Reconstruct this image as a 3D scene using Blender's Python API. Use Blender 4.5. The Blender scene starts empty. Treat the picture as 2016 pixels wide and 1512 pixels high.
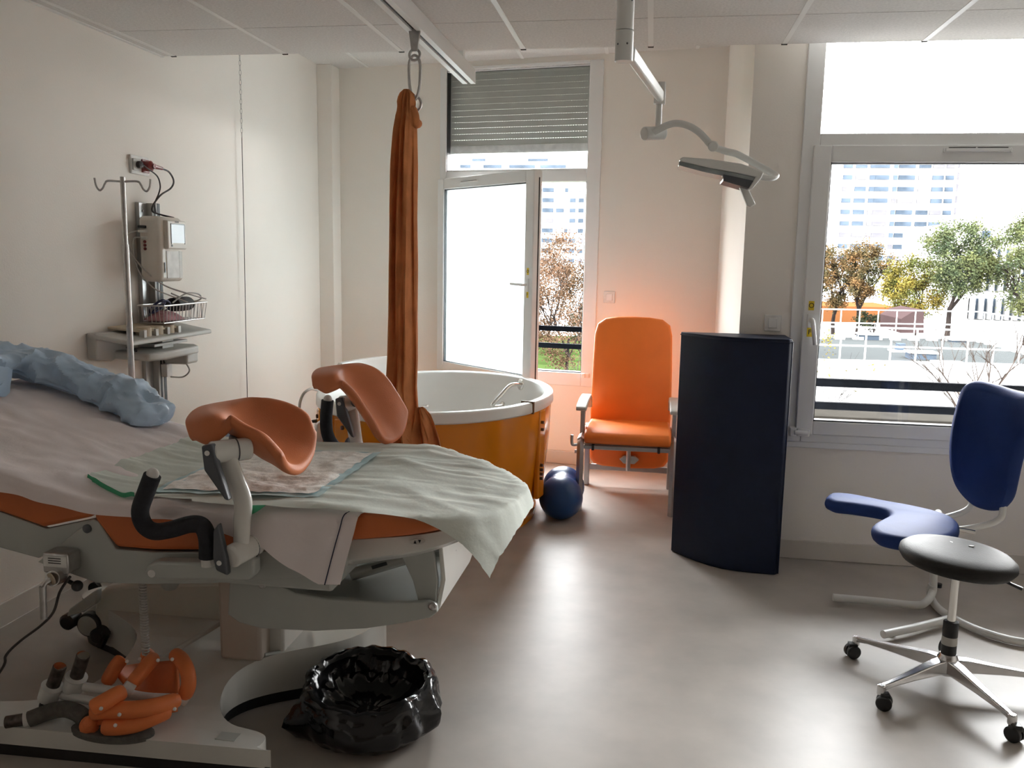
import bpy, bmesh, math, random
from mathutils import Vector, Matrix, noise
random.seed(7)
S = bpy.context.scene
COL = S.collection
PI = math.pi
V = Vector

# ------------------------------------------------------------------ camera
HC = 1.5
FPX = 1691.87
pit, rol, yaw = math.radians(8.3148), math.radians(-1.0446), math.radians(-9.0134)
fw = V((math.sin(yaw)*math.cos(pit), math.cos(yaw)*math.cos(pit), -math.sin(pit)))
r0 = V((math.cos(yaw), -math.sin(yaw), 0)); d0 = fw.cross(r0)
rt = r0*math.cos(rol) + d0*math.sin(rol)
dn = d0*math.cos(rol) - r0*math.sin(rol)
cd = bpy.data.cameras.new('camera'); cam = bpy.data.objects.new('camera', cd); COL.objects.link(cam)
cd.sensor_width = 36; cd.sensor_fit = 'HORIZONTAL'; cd.lens = 36*FPX/2016; cd.clip_end = 2000; cd.clip_start = .05
up = -dn
cam.matrix_world = Matrix(((rt.x, up.x, -fw.x, 0), (rt.y, up.y, -fw.y, 0), (rt.z, up.z, -fw.z, HC), (0, 0, 0, 1)))
S.camera = cam

def P(x, y, X=None, Y=None, Z=None):
    """world point seen at photo position (x, y) on the plane X=, Y= or Z="""
    v = rt*((x-1008)/FPX) + dn*((y-756)/FPX) + fw
    t = X/v.x if X is not None else (Y/v.y if Y is not None else (Z-HC)/v.z)
    return V((0, 0, HC)) + v*t

# ------------------------------------------------------------------ materials
def mat(name, col, rough=.5, metal=0, spec=.5, nscale=0, namt=.12, bump=0, bscale=60, coat=0, sheen=0, trans=0, detail=3, stretch=None):
    m = bpy.data.materials.new(name); m.use_nodes = True
    nt = m.node_tree; b = nt.nodes['Principled BSDF']
    b.inputs['Base Color'].default_value = (*col, 1); b.inputs['Roughness'].default_value = rough
    b.inputs['Metallic'].default_value = metal; b.inputs['Specular IOR Level'].default_value = spec
    b.inputs['Coat Weight'].default_value = coat; b.inputs['Coat Roughness'].default_value = .05
    b.inputs['Sheen Weight'].default_value = sheen
    tc = nt.nodes.new('ShaderNodeTexCoord'); vec = tc.outputs['Object']
    if stretch:
        mp = nt.nodes.new('ShaderNodeMapping'); mp.inputs['Scale'].default_value = stretch
        nt.links.new(vec, mp.inputs['Vector']); vec = mp.outputs['Vector']
    if nscale:
        n = nt.nodes.new('ShaderNodeTexNoise'); n.inputs['Scale'].default_value = nscale; n.inputs['Detail'].default_value = detail
        nt.links.new(vec, n.inputs['Vector'])
        rp = nt.nodes.new('ShaderNodeValToRGB')
        rp.color_ramp.elements[0].position = .3; rp.color_ramp.elements[1].position = .7
        rp.color_ramp.elements[0].color = (*[c*(1-namt) for c in col], 1)
        rp.color_ramp.elements[1].color = (*[min(1, c*(1+namt)) for c in col], 1)
        nt.links.new(n.outputs['Fac'], rp.inputs['Fac']); nt.links.new(rp.outputs['Color'], b.inputs['Base Color'])
    if bump:
        n2 = nt.nodes.new('ShaderNodeTexNoise'); n2.inputs['Scale'].default_value = bscale; n2.inputs['Detail'].default_value = 4
        nt.links.new(vec, n2.inputs['Vector'])
        bp = nt.nodes.new('ShaderNodeBump'); bp.inputs['Strength'].default_value = bump; bp.inputs['Distance'].default_value = .004
        nt.links.new(n2.outputs['Fac'], bp.inputs['Height']); nt.links.new(bp.outputs['Normal'], b.inputs['Normal'])
    return m

def glass_mat(name, tint=(1, 1, 1), refl=.08):
    m = bpy.data.materials.new(name); m.use_nodes = True; nt = m.node_tree; nt.nodes.clear()
    o = nt.nodes.new('ShaderNodeOutputMaterial'); mx = nt.nodes.new('ShaderNodeMixShader')
    t = nt.nodes.new('ShaderNodeBsdfTransparent'); t.inputs['Color'].default_value = (*tint, 1)
    g = nt.nodes.new('ShaderNodeBsdfGlossy'); g.inputs['Roughness'].default_value = .02
    fr = nt.nodes.new('ShaderNodeFresnel'); fr.inputs['IOR'].default_value = 1.3
    ge = nt.nodes.new('ShaderNodeNewGeometry'); ml = nt.nodes.new('ShaderNodeMath'); ml.operation = 'MULTIPLY'; ml.inputs[1].default_value = refl*10
    nt.links.new(fr.outputs['Fac'], ml.inputs[0]); nt.links.new(ml.outputs[0], mx.inputs['Fac'])
    nt.links.new(t.outputs[0], mx.inputs[1]); nt.links.new(g.outputs[0], mx.inputs[2]); nt.links.new(mx.outputs[0], o.inputs['Surface'])
    return m

def frost_mat():
    m = bpy.data.materials.new('frosted_glass'); m.use_nodes = True; nt = m.node_tree; nt.nodes.clear()
    o = nt.nodes.new('ShaderNodeOutputMaterial'); mx = nt.nodes.new('ShaderNodeMixShader'); mx.inputs['Fac'].default_value = .38
    r = nt.nodes.new('ShaderNodeBsdfRefraction'); r.inputs['IOR'].default_value = 1.45; r.inputs['Roughness'].default_value = .32
    t = nt.nodes.new('ShaderNodeBsdfTranslucent'); t.inputs['Color'].default_value = (.8, .86, .88, 1)
    r.inputs['Color'].default_value = (.93, .97, .97, 1)
    nt.links.new(r.outputs[0], mx.inputs[1]); nt.links.new(t.outputs[0], mx.inputs[2]); nt.links.new(mx.outputs[0], o.inputs['Surface'])
    return m

def cloth_mat(name, col, transl=.25, rough=.85, nscale=8, namt=.06, bump=.25, bscale=180):
    m = mat(name, col, rough, spec=.15, nscale=nscale, namt=namt, bump=bump, bscale=bscale)
    nt = m.node_tree; b = nt.nodes['Principled BSDF']; o = nt.nodes['Material Output']
    t = nt.nodes.new('ShaderNodeBsdfTranslucent'); t.inputs['Color'].default_value = (*col, 1)
    mx = nt.nodes.new('ShaderNodeMixShader'); mx.inputs['Fac'].default_value = transl
    nt.links.new(b.outputs[0], mx.inputs[1]); nt.links.new(t.outputs[0], mx.inputs[2]); nt.links.new(mx.outputs[0], o.inputs['Surface'])
    return m

def leaf_mat(name, c1, c2, scale=.8):
    m = bpy.data.materials.new(name); m.use_nodes = True; nt = m.node_tree; b = nt.nodes['Principled BSDF']
    b.inputs['Roughness'].default_value = .8; b.inputs['Specular IOR Level'].default_value = 0
    tc = nt.nodes.new('ShaderNodeTexCoord'); n = nt.nodes.new('ShaderNodeTexNoise'); n.inputs['Scale'].default_value = scale; n.inputs['Detail'].default_value = 5
    rp = nt.nodes.new('ShaderNodeValToRGB'); rp.color_ramp.elements[0].position = .38; rp.color_ramp.elements[1].position = .62
    rp.color_ramp.elements[0].color = (*c1, 1); rp.color_ramp.elements[1].color = (*c2, 1)
    nt.links.new(tc.outputs['Object'], n.inputs['Vector']); nt.links.new(n.outputs['Fac'], rp.inputs['Fac']); nt.links.new(rp.outputs['Color'], b.inputs['Base Color'])
    return m

M = {}
M['wall'] = mat('wall_paint', (.83, .795, .745), .75, spec=.25, nscale=2, namt=.015, bump=.15, bscale=120)
M['wallback'] = mat('wood_cupboard_fronts', (.16, .12, .09), .6, nscale=3, namt=.1)  # unseen back wall, coloured dark to cut the bounced fill light
M['ceil'] = mat('ceiling_tile', (.66, .64, .62), .95, spec=.1, nscale=90, namt=.08, bump=.3, bscale=200)
M['tbar'] = mat('ceiling_bar', (.74, .73, .71), .5, nscale=3, namt=.02)
M['gap'] = mat('dark_gap', (.05, .045, .04), .9, nscale=9)
M['floor'] = mat('vinyl_floor', (.41, .375, .34), .42, spec=.36, nscale=5, namt=.10, bump=.04, bscale=9, detail=9)
M['base'] = mat('skirting_vinyl', (.62, .585, .54), .45, nscale=4, namt=.03)
M['pvc'] = mat('white_window_plastic', (.80, .81, .81), .35, nscale=3, namt=.02)
M['gasket'] = mat('black_gasket', (.015, .015, .017), .6, nscale=30)
M['glass'] = glass_mat('window_glass')
M['frost'] = frost_mat()
M['shut'] = mat('shutter_plastic', (.60, .62, .58), .5, nscale=6, namt=.05)
M['black'] = mat('black_plastic', (.012, .012, .013), .45, nscale=40, namt=.3)
M['blackrail'] = mat('dark_painted_rail', (.004, .005, .007), .9, spec=.02, nscale=20, namt=.3)
M['chrome'] = mat('chrome', (.75, .74, .72), .12, metal=1, nscale=12, namt=.05)
M['steel'] = mat('brushed_steel', (.50, .49, .48), .32, metal=1, nscale=40, namt=.1)
M['darksteel'] = mat('worn_dark_steel', (.10, .085, .075), .45, metal=.7, nscale=60, namt=.4)
M['alu'] = mat('polished_aluminium', (.70, .70, .71), .22, metal=1, nscale=25, namt=.06)
M['silver'] = mat('silver_paint', (.42, .42, .42), .35, metal=.6, nscale=25, namt=.06)
M['bedwhite'] = mat('bed_white_lacquer', (.66, .66, .63), .16, coat=.5, nscale=6, namt=.03)
M['bedgrey'] = mat('bed_grey_plate', (.42, .44, .42), .4, nscale=8, namt=.04)
M['bedbeige'] = mat('bed_beige_column', (.52, .45, .39), .5, nscale=8, namt=.04)
M['bedcream'] = mat('bed_cream_shroud', (.62, .60, .54), .35, nscale=5, namt=.05)
M['darkgrey'] = mat('dark_grey_plastic', (.07, .078, .09), .4, nscale=15, namt=.1)
M['foam'] = mat('black_foam', (.012, .013, .018), .75, nscale=60, namt=.3, bump=.4, bscale=400)
M['greyfoam'] = mat('grey_foam', (.10, .095, .085), .8, nscale=60, namt=.2, bump=.3, bscale=300)
M['orangeM'] = mat('orange_mattress_vinyl', (.52, .13, .03), .5, nscale=7, namt=.06, bump=.12, bscale=220)
M['orangeL'] = mat('orange_leg_rest_vinyl', (.52, .155, .055), .5, nscale=9, namt=.07, bump=.15, bscale=260)
M['orangeP'] = mat('orange_moulded_foam', (.72, .19, .055), .55, nscale=9, namt=.08, bump=.2, bscale=200)
M['orangeC'] = mat('orange_chair_vinyl', (.84, .20, .025), .5, nscale=6, namt=.05, bump=.12, bscale=240)
M['tub'] = mat('orange_tub_shell', (.66, .21, .006), .22, spec=.35, coat=.15, nscale=2, namt=.05)
M['tubwhite'] = mat('white_acrylic', (.84, .83, .81), .3, nscale=3, namt=.015)
M['tubdark'] = mat('tub_control_dark', (.10, .04, .01), .3, nscale=8)
M['sling'] = cloth_mat('orange_sling_cloth', (.62, .25, .10), .22, nscale=14, namt=.16, bump=.5, bscale=90)
M['sheet'] = cloth_mat('white_lilac_sheet', (.86, .80, .80), .12, nscale=6, namt=.03, bump=.2, bscale=60)
M['drape'] = cloth_mat('pale_green_drape', (.72, .77, .72), .2, nscale=4, namt=.05, bump=.25, bscale=50)
M['hem'] = mat('navy_stitch', (.015, .018, .05), .8, nscale=30)
M['green'] = cloth_mat('green_backing', (.07, .32, .17), .15)
M['pad'] = cloth_mat('white_pad_fleece', (.90, .89, .86), .05, nscale=30, namt=.08, bump=.9, bscale=45)
M['padblue'] = mat('pale_blue_film', (.42, .60, .64), .35, nscale=12, namt=.1)
M['pillow'] = mat('blue_plastic_sheet', (.40, .53, .68), .36, spec=.4, nscale=5, namt=.10, bump=.35, bscale=14)
M['navy'] = mat('navy_vinyl_mat', (.004, .010, .034), .5, spec=.3, nscale=12, namt=.12, bump=.25, bscale=320)
M['bluev'] = mat('blue_vinyl', (.018, .040, .15), .62, spec=.12, nscale=8, namt=.1, bump=.12, bscale=250)
M['ball'] = mat('blue_rubber_ball', (.010, .05, .17), .35, nscale=3, namt=.2, bump=.05, bscale=30)
M['seatblk'] = mat('black_leatherette', (.014, .013, .012), .62, spec=.3, nscale=20, namt=.25, bump=.2, bscale=220)
M['whitetube'] = mat('white_painted_tube', (.70, .70, .68), .3, nscale=10, namt=.04)
M['bag'] = mat('black_bin_liner', (.006, .006, .007), .17, spec=.5, nscale=20, namt=.3, bump=.9, bscale=16)
M['device'] = mat('cream_device_plastic', (.66, .62, .56), .42, nscale=8, namt=.03)
M['device2'] = mat('grey_device_plastic', (.50, .49, .46), .45, nscale=8, namt=.04)
M['slot'] = mat('dark_slot', (.02, .02, .022), .6, nscale=20)
M['red'] = mat('dark_red_plastic', (.16, .012, .012), .4, nscale=20)
M['screen'] = mat('pale_screen', (.72, .80, .90), .15, nscale=4, namt=.03)
M['cable'] = mat('dark_cable', (.03, .024, .022), .5, nscale=30)
M['gcable'] = mat('grey_cable', (.45, .43, .40), .5, nscale=30)
M['bcable'] = mat('blue_cable', (.02, .025, .09), .5, nscale=30)
M['pink'] = mat('pink_fabric_strap', (.40, .20, .22), .8, nscale=30, namt=.3, bump=.4, bscale=80)
M['cuff'] = mat('charcoal_cuff_fabric', (.025, .025, .028), .75, nscale=40, namt=.3, bump=.4, bscale=200)
M['wood'] = mat('beige_tray_insert', (.50, .42, .31), .6, nscale=12, namt=.08)
M['lamp'] = mat('lamp_grey_white', (.68, .69, .67), .35, nscale=6, namt=.03)
M['lampclear'] = mat('clear_lamp_cover', (.30, .33, .34), .08, coat=.5, nscale=9, namt=.3)
M['yellow'] = mat('yellow_label', (.80, .60, .03), .5, nscale=10)
M['ink'] = mat('black_ink', (.01, .01, .012), .6, nscale=20)
M['label'] = mat('white_label', (.72, .72, .70), .5, nscale=20)
# outdoors
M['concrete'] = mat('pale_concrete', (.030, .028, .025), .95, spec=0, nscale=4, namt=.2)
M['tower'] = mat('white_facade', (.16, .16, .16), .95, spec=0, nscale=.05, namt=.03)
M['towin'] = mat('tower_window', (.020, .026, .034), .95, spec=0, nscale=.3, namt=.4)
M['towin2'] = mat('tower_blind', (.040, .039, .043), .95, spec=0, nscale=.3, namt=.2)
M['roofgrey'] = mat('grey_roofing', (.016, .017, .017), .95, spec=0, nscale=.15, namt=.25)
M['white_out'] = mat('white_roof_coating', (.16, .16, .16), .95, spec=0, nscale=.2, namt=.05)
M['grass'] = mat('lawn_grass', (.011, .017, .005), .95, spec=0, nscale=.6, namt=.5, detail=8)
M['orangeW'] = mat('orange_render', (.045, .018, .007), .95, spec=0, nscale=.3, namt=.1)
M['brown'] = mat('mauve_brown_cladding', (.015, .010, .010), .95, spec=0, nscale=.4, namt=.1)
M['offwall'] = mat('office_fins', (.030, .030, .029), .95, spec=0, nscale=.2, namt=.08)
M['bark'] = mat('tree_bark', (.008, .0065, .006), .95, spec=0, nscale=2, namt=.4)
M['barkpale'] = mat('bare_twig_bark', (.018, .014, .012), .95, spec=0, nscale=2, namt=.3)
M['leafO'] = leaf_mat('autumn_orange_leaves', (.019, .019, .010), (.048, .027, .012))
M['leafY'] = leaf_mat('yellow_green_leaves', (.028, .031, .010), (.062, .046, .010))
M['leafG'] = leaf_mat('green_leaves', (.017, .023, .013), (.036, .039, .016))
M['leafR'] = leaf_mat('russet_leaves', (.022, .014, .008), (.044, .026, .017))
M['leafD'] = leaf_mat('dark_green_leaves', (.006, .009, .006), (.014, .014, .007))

# ------------------------------------------------------------------ mesh helpers
class MB:
    def __init__(s): s.bm = bmesh.new()
    def _faces(s, vs, quads):
        for q in quads:
            try: s.bm.faces.new([vs[i] for i in q])
            except ValueError: pass
    def box(s, lo, hi, R=None, c=None):
        lo, hi = V(lo), V(hi); pts = []
        for x in (lo.x, hi.x):
            for y in (lo.y, hi.y):
                for z in (lo.z, hi.z):
                    p = V((x, y, z))
                    if R is not None: p = R @ (p - c) + c
                    pts.append(s.bm.verts.new(p))
        s._faces(pts, [(0, 1, 3, 2), (4, 6, 7, 5), (0, 4, 5, 1), (2, 3, 7, 6), (0, 2, 6, 4), (1, 5, 7, 3)])
        return s
    def obox(s, o, u, v, w):          # box from a corner and three edge vectors
        o, u, v, w = V(o), V(u), V(v), V(w); pts = []
        for i in (0, 1):
            for j in (0, 1):
                for k in (0, 1): pts.append(s.bm.verts.new(o + u*i + v*j + w*k))
        s._faces(pts, [(0, 1, 3, 2), (4, 6, 7, 5), (0, 4, 5, 1), (2, 3, 7, 6), (0, 2, 6, 4), (1, 5, 7, 3)])
        return s
    def rings(s, rings, closed=True, cap=True, loop=False):
        vr = [[s.bm.verts.new(p) for p in r] for r in rings]; n = len(vr[0])
        m = len(vr)
        for a in range(m if loop else m-1):
            A, B = vr[a], vr[(a+1) % m]
            for i in range(n if closed else n-1):
                j = (i+1) % n
                try: s.bm.faces.new((A[i], A[j], B[j], B[i]))
                except ValueError: pass
        if cap and closed and not loop:
            try:
                s.bm.faces.new(list(reversed(vr[0]))); s.bm.faces.new(vr[-1])
            except ValueError: pass
        return s
    def tube(s, pts, r, n=10, loop=False, cap=True, flat=None):
        pts = [V(p) for p in pts]; m = len(pts); rings = []; nrm = None
        for i, p in enumerate(pts):
            a = pts[(i-1) % m] if (i > 0 or loop) else p
            b = pts[(i+1) % m] if (i < m-1 or loop) else p
            t = (b-a).normalized()
            if nrm is None:
                h = V((0, 0, 1)) if abs(t.z) < .9 else V((1, 0, 0)); nrm = (h - t*h.dot(t)).normalized()
            else:
                nrm = (nrm - t*nrm.dot(t)).normalized()
            bn = t.cross(nrm); rr = r[i] if isinstance(r, (list, tuple)) else r
            fl = flat or 1
            rings.append([p + (nrm*math.cos(2*PI*k/n)*fl + bn*math.sin(2*PI*k/n))*rr for k in range(n)])
        return s.rings(rings, True, cap, loop)
    def cyl(s, a, b, r, r2=None, n=20): return s.tube([a, b], [r, r if r2 is None else r2], n)
    def lathe(s, prof, c, n=28, axis=(0, 0, 1), cap=True):
        c = V(c); ax = V(axis).normalized(); h = V((1, 0, 0)) if abs(ax.x) < .9 else V((0, 1, 0))
        u = (h - ax*h.dot(ax)).normalized(); v = ax.cross(u)
        return s.rings([[c + ax*z + (u*math.cos(2*PI*k/n) + v*math.sin(2*PI*k/n))*max(r, 1e-4) for k in range(n)] for r, z in prof], True, cap)
    def prism(s, pts, d):             # planar outline (3-D points) pushed along d
        d = V(d); pts = [V(p) for p in pts]
        a = [s.bm.verts.new(p) for p in pts]; b = [s.bm.verts.new(p+d) for p in pts]; n = len(pts)
        s.bm.faces.new(a); s.bm.faces.new(list(reversed(b)))
        for i in range(n):
            j = (i+1) % n; s.bm.faces.new((a[i], b[i], b[j], a[j]))
        return s
    def grid(s, f, nu, nv):
        g = [[s.bm.verts.new(f(i/nu, j/nv)) for j in range(nv+1)] for i in range(nu+1)]
        for i in range(nu):
            for j in range(nv): s.bm.faces.new((g[i][j], g[i+1][j], g[i+1][j+1], g[i][j+1]))
        return s
    def ball(s, c, r, n=16, m=10, sc=(1, 1, 1)):
        c = V(c)
        return s.rings([[c + V((math.cos(2*PI*k/n)*math.sin(PI*j/m)*r*sc[0], math.sin(2*PI*k/n)*math.sin(PI*j/m)*r*sc[1], -math.cos(PI*j/m)*r*sc[2])) for k in range(n)]
                        for j in range(m+1)], True, False) if False else s._ball(c, r, n, m, sc)
    def _ball(s, c, r, n, m, sc):
        rg = []
        for j in range(m+1):
            t = max(.02, min(PI-.02, PI*j/m))
            rg.append([c + V((math.cos(2*PI*k/n)*math.sin(t)*r*sc[0], math.sin(2*PI*k/n)*math.sin(t)*r*sc[1], -math.cos(t)*r*sc[2])) for k in range(n)])
        return s.rings(rg)
    def quad(s, a, b, c, d):
        s.bm.faces.new([s.bm.verts.new(V(p)) for p in (a, b, c, d)]); return s
    def build(s, name, m, parent=None, bevel=0, subsurf=0, solid=0, ang=35, seg=2, flat=False):
        bm = s.bm
        bmesh.ops.recalc_face_normals(bm, faces=bm.faces)
        loc = V((0, 0, 0))
        if parent is None:
            xs = [v.co for v in bm.verts]
            lo = [min(p[i] for p in xs) for i in range(3)]; hi = [max(p[i] for p in xs) for i in range(3)]
            loc = V(((lo[0]+hi[0])/2, (lo[1]+hi[1])/2, lo[2]))
            bmesh.ops.translate(bm, verts=bm.verts, vec=-loc)
        if not flat:
            lim = math.radians(ang)
            for f in bm.faces: f.smooth = True
            for e in bm.edges:
                if len(e.link_faces) == 2 and e.calc_face_angle(0) > lim: e.smooth = False
        me = bpy.data.meshes.new(name); bm.to_mesh(me); bm.free()
        me.materials.append(M[m] if isinstance(m, str) else m)
        o = bpy.data.objects.new(name, me); COL.objects.link(o); o.location = loc
        if parent is not None:
            o.parent = parent; o.matrix_parent_inverse = parent_inv(parent)
        if solid:
            md = o.modifiers.new('thickness', 'SOLIDIFY'); md.thickness = solid; md.offset = 0
        if bevel:
            md = o.modifiers.new('bevel', 'BEVEL'); md.width = bevel; md.segments = seg; md.limit_method = 'ANGLE'; md.angle_limit = math.radians(30)
            md.harden_normals = False
            for p in me.polygons: p.use_smooth = True
        if subsurf:
            md = o.modifiers.new('smooth', 'SUBSURF'); md.levels = subsurf; md.render_levels = subsurf
        return o

WORLD = {}
def parent_inv(p):
    if p.name in WORLD: return WORLD[p.name].inverted()
    return Matrix.Identity(4)

def tag(o, label, cat, group=None, kind=None):
    o['label'] = label; o['category'] = cat
    if group: o['group'] = group
    if kind: o['kind'] = kind
    if o.type == 'MESH': WORLD[o.name] = Matrix.Translation(o.location)
    return o
def thing(name, label, cat, loc, group=None):
    o = bpy.data.objects.new(name, None); COL.objects.link(o); o.location = loc; o.empty_display_size = .1
    WORLD[o.name] = Matrix.Translation(V(loc)); tag_(o, label, cat, group); return o
def tag_(o, label, cat, group=None):
    o['label'] = label; o['category'] = cat
    if group: o['group'] = group
def struct(o, label=None):
    o['kind'] = 'structure'; o['label'] = label or o.name.replace('_', ' '); o['category'] = o.name.split('_')[0]
    if o.type == 'MESH': WORLD[o.name] = Matrix.Translation(o.location)
    return o
def dup(root, loc, label, group=None, rz=0):
    r = root.copy(); COL.objects.link(r); r.location = loc; r.rotation_euler = (0, 0, rz); r['label'] = label
    if group: r['group'] = group
    for ch in list(root.children):
        c = ch.copy(); COL.objects.link(c); c.parent = r
        for g in ch.children:
            d = g.copy(); COL.objects.link(d); d.parent = c
    return r

def text(name, body, size, o, u, v, m, parent, ext=.0006):
    """flat lettering: origin o (centre), u reading direction, v up"""
    cu = bpy.data.curves.new(name, 'FONT'); cu.body = body; cu.size = size; cu.align_x = 'CENTER'; cu.align_y = 'CENTER'; cu.extrude = ext; cu.resolution_u = 3
    t = bpy.data.objects.new(name, cu); COL.objects.link(t)
    dg = bpy.context.evaluated_depsgraph_get(); me = bpy.data.meshes.new_from_object(t.evaluated_get(dg))
    bpy.data.objects.remove(t)
    u, v = V(u).normalized(), V(v).normalized(); w = u.cross(v); o = V(o)
    for vx in me.vertices: c = vx.co.copy(); vx.co = o + u*c.x + v*c.y + w*c.z
    me.materials.clear(); me.materials.append(M[m])
    ob = bpy.data.objects.new(name, me); COL.objects.link(ob); ob.parent = parent; ob.matrix_parent_inverse = parent_inv(parent)
    return ob

def smooth_path(pts, n=8):
    pts = [V(p) for p in pts]; out = []
    for i in range(len(pts)-1):
        p0 = pts[max(i-1, 0)]; p1 = pts[i]; p2 = pts[i+1]; p3 = pts[min(i+2, len(pts)-1)]
        for k in range(n):
            t = k/n; t2 = t*t; t3 = t2*t
            out.append(.5*((2*p1) + (p2-p0)*t + (2*p0-5*p1+4*p2-p3)*t2 + (3*p1-p0-3*p2+p3)*t3))
    out.append(pts[-1]); return out
def fn(x, y, z=0, s=1.0): return noise.noise(V((x*s, y*s, z*s)))
def ridge(x, y, z=0): return 1-abs(noise.noise(V((x, y, z))))*2
def lerp(a, b, t): return a+(b-a)*t
def interp(tab, x):
    if x <= tab[0][0]: return tab[0][1]
    for (a, fa), (b, fb) in zip(tab, tab[1:]):
        if x <= b: return lerp(fa, fb, (x-a)/(b-a))
    return tab[-1][1]

# ------------------------------------------------------------------ room shell
XL, XR, YB, YS, YW = -2.52, 3.3, -2.6, 4.24, 4.43      # left wall, right wall, back, soffit edge, big-window wall
ZC, ZU = 2.488, 2.90                                   # low ceiling, raised ceiling by the windows
XN = .446                                              # return wall between the two window walls
W0 = V((-2.52, 6.52, 0)); WD = V((.98704, -.16045, 0)); WN = V((.16045, .98704, 0))   # angled window wall: start, along, outward
def W1(s, z, d=0): return W0 + WD*s + WN*d + V((0, 0, z))

b = MB(); b.prism([(XL-.15, YB-.15, 0), (XR+.15, YB-.15, 0), (XR+.15, YW+.3, 0), (XN+.2, YW+.3, 0), (XN+.2, 6.4, 0), (XL-.15, 6.95, 0)], (0, 0, -.15))
struct(b.build('floor', 'floor'))
b = MB(); b.box((XL-.15, YB-.15, 0), (XL, 6.9, 3.05)); struct(b.build('wall_left', 'wall'))
b = MB(); b.box((XL-.15, YB-.15, 0), (XR+.15, YB, 3.05)); struct(b.build('wall_back', 'wallback'))
b = MB(); b.box((XR, YB, 0), (XR+.15, YW+.3, 3.05)); struct(b.build('wall_right', 'wall'))
# angled wall with its window opening
S0, S1, Z0, Z1 = .955, 2.17, .59, 2.862
b = MB(); T = WN*.25
for (a0, a1, z0, z1) in ((-.15, S0, 0, 3.05), (S1, 3.021, 0, 3.05), (S0, S1, 0, Z0), (S0, S1, Z1, 3.05)):
    b.obox(W1(a0, z0), WD*(a1-a0), T, (0, 0, z1-z0))
struct(b.build('wall_window_angled', 'wall'))
b = MB(); b.box((XN, YW, 0), (XN+.2, 6.35, 3.05)); struct(b.build('wall_return', 'wall'))
WX0, WX1, WZ0, WZ1 = .69, 2.62, .613, 2.84
b = MB()
for lo, hi in (((XN+.2, YW, 0), (WX0, YW+.25, 3.05)), ((WX1, YW, 0), (XR+.15, YW+.25, 3.05)), ((WX0, YW, 0), (WX1, YW+.25, WZ0)), ((WX0, YW, WZ1), (WX1, YW+.25, 3.05))):
    b.box(lo, hi)
struct(b.build('wall_window_straight', 'wall'))
# corner pipe casing
b = MB(); b.box((XL, 6.34, 0), (-2.405, 6.53, ZU)); struct(b.build('trim_1', 'wall', bevel=.004), 'boxed pipe casing in the far left corner')

# ceiling: tiles between narrow bars
b = MB()
xs = [XL] + [-1.846-.6+.6*k for k in range(0, 10)] + [XR]
ys = [YS] + [3.755-.6*k for k in range(0, 11)] + [YB]
for x0, x1 in zip(xs, xs[1:]):
    for y1, y0 in zip(ys, ys[1:]):
        if x1-x0 > .03 and y1-y0 > .03: b.box((x0+.011, y0+.0035, ZC), (x1-.011, y1-.0035, ZC+.02))
b.box((XL, YB, ZC+.004), (XR, YS-.004, ZC+.1))
b.box((XL, YS-.006, ZC+.002), (XN+2.86, YS, ZU+.1))
struct(b.build('ceiling', 'ceil', ang=20))
b = MB()
for x in xs[1:-1]: b.box((x-.0115, YB, ZC-.002), (x+.0115, YS, ZC+.012))
b.box((XL, YB, ZC-.004), (XL+.02, YS, ZC+.01))
struct(b.build('trim_2', 'tbar', ang=20), 'narrow metal bars between the low ceiling tiles')
b = MB()
for x in xs[1:-1]: b.box((x-.013, YS-.012, ZC-.0045), (x+.013, YS+.001, ZC+.002))
struct(b.build('trim_3', 'gap', ang=20), 'dark end notches of the ceiling bars')
b = MB(); b.prism([(XL, YS, ZU), (XR, YS, ZU), (XR, YW+.1, ZU), (XN, YW+.1, ZU), (XN, 6.2, ZU), (XL, 6.7, ZU)], (0, 0, .1))
struct(b.build('ceiling_raised', 'ceil'))
b = MB()
for x in (-2.16, -1.56, -.96, -.36, .24): b.box((x-.0115, YS, ZU-.004), (x+.0115, 6.52-(x+2.52)*.1626, ZU+.004))
for y in (5.75,): b.box((XL, y-.003, ZU-.003), (XN, y+.003, ZU+.004))
struct(b.build('trim_4', 'tbar', ang=20), 'metal bars of the raised ceiling')
# skirting
b = MB(); b.box((XL, YB, 0), (XL+.012, 6.35, .10)); struct(b.build('baseboard_left', 'base', bevel=.005))
b = MB(); b.obox(W1(.12, 0), WD*2.89, WN*-.012, (0, 0, .10)); struct(b.build('baseboard_angled', 'base', bevel=.005))
b = MB(); b.box((XN-.012, YW-.012, 0), (XN, 6.02, .10)); struct(b.build('baseboard_return', 'base', bevel=.005))
b = MB(); b.box((XN-.012, YW-.012, 0), (XR, YW, .10)); struct(b.build('baseboard_straight', 'base', bevel=.005))

# ------------------------------------------------------------------ window_1: angled wall, roller shutter above, sash open below
def wthing(name, loc, label):
    o = bpy.data.objects.new(name, None); COL.objects.link(o); o.location = loc; WORLD[o.name] = Matrix.Translation(V(loc))
    o['kind'] = 'structure'; o['label'] = label; o['category'] = 'window'; return o
win1 = wthing('window_1', W1(1.55, Z0), 'narrow window with lowered roller shutter above and open frosted sash')
b = MB()
def f1(s0, s1, z0, z1, d0, d1): b.obox(W1(s0, z0, d0), WD*(s1-s0), WN*(d1-d0), (0, 0, z1-z0))
f1(S0, 1.005, Z0, Z1, -.012, .07); f1(2.072, S1, Z0, Z1, -.012, .07)
f1(1.005, 2.072, Z1-.02, Z1, -.012, .07); f1(1.005, 2.072, Z0, .685, -.012, .07); f1(1.005, 2.072, 2.045, 2.125, -.012, .07)
b.build('frame', 'pvc', win1, bevel=.004)
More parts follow.
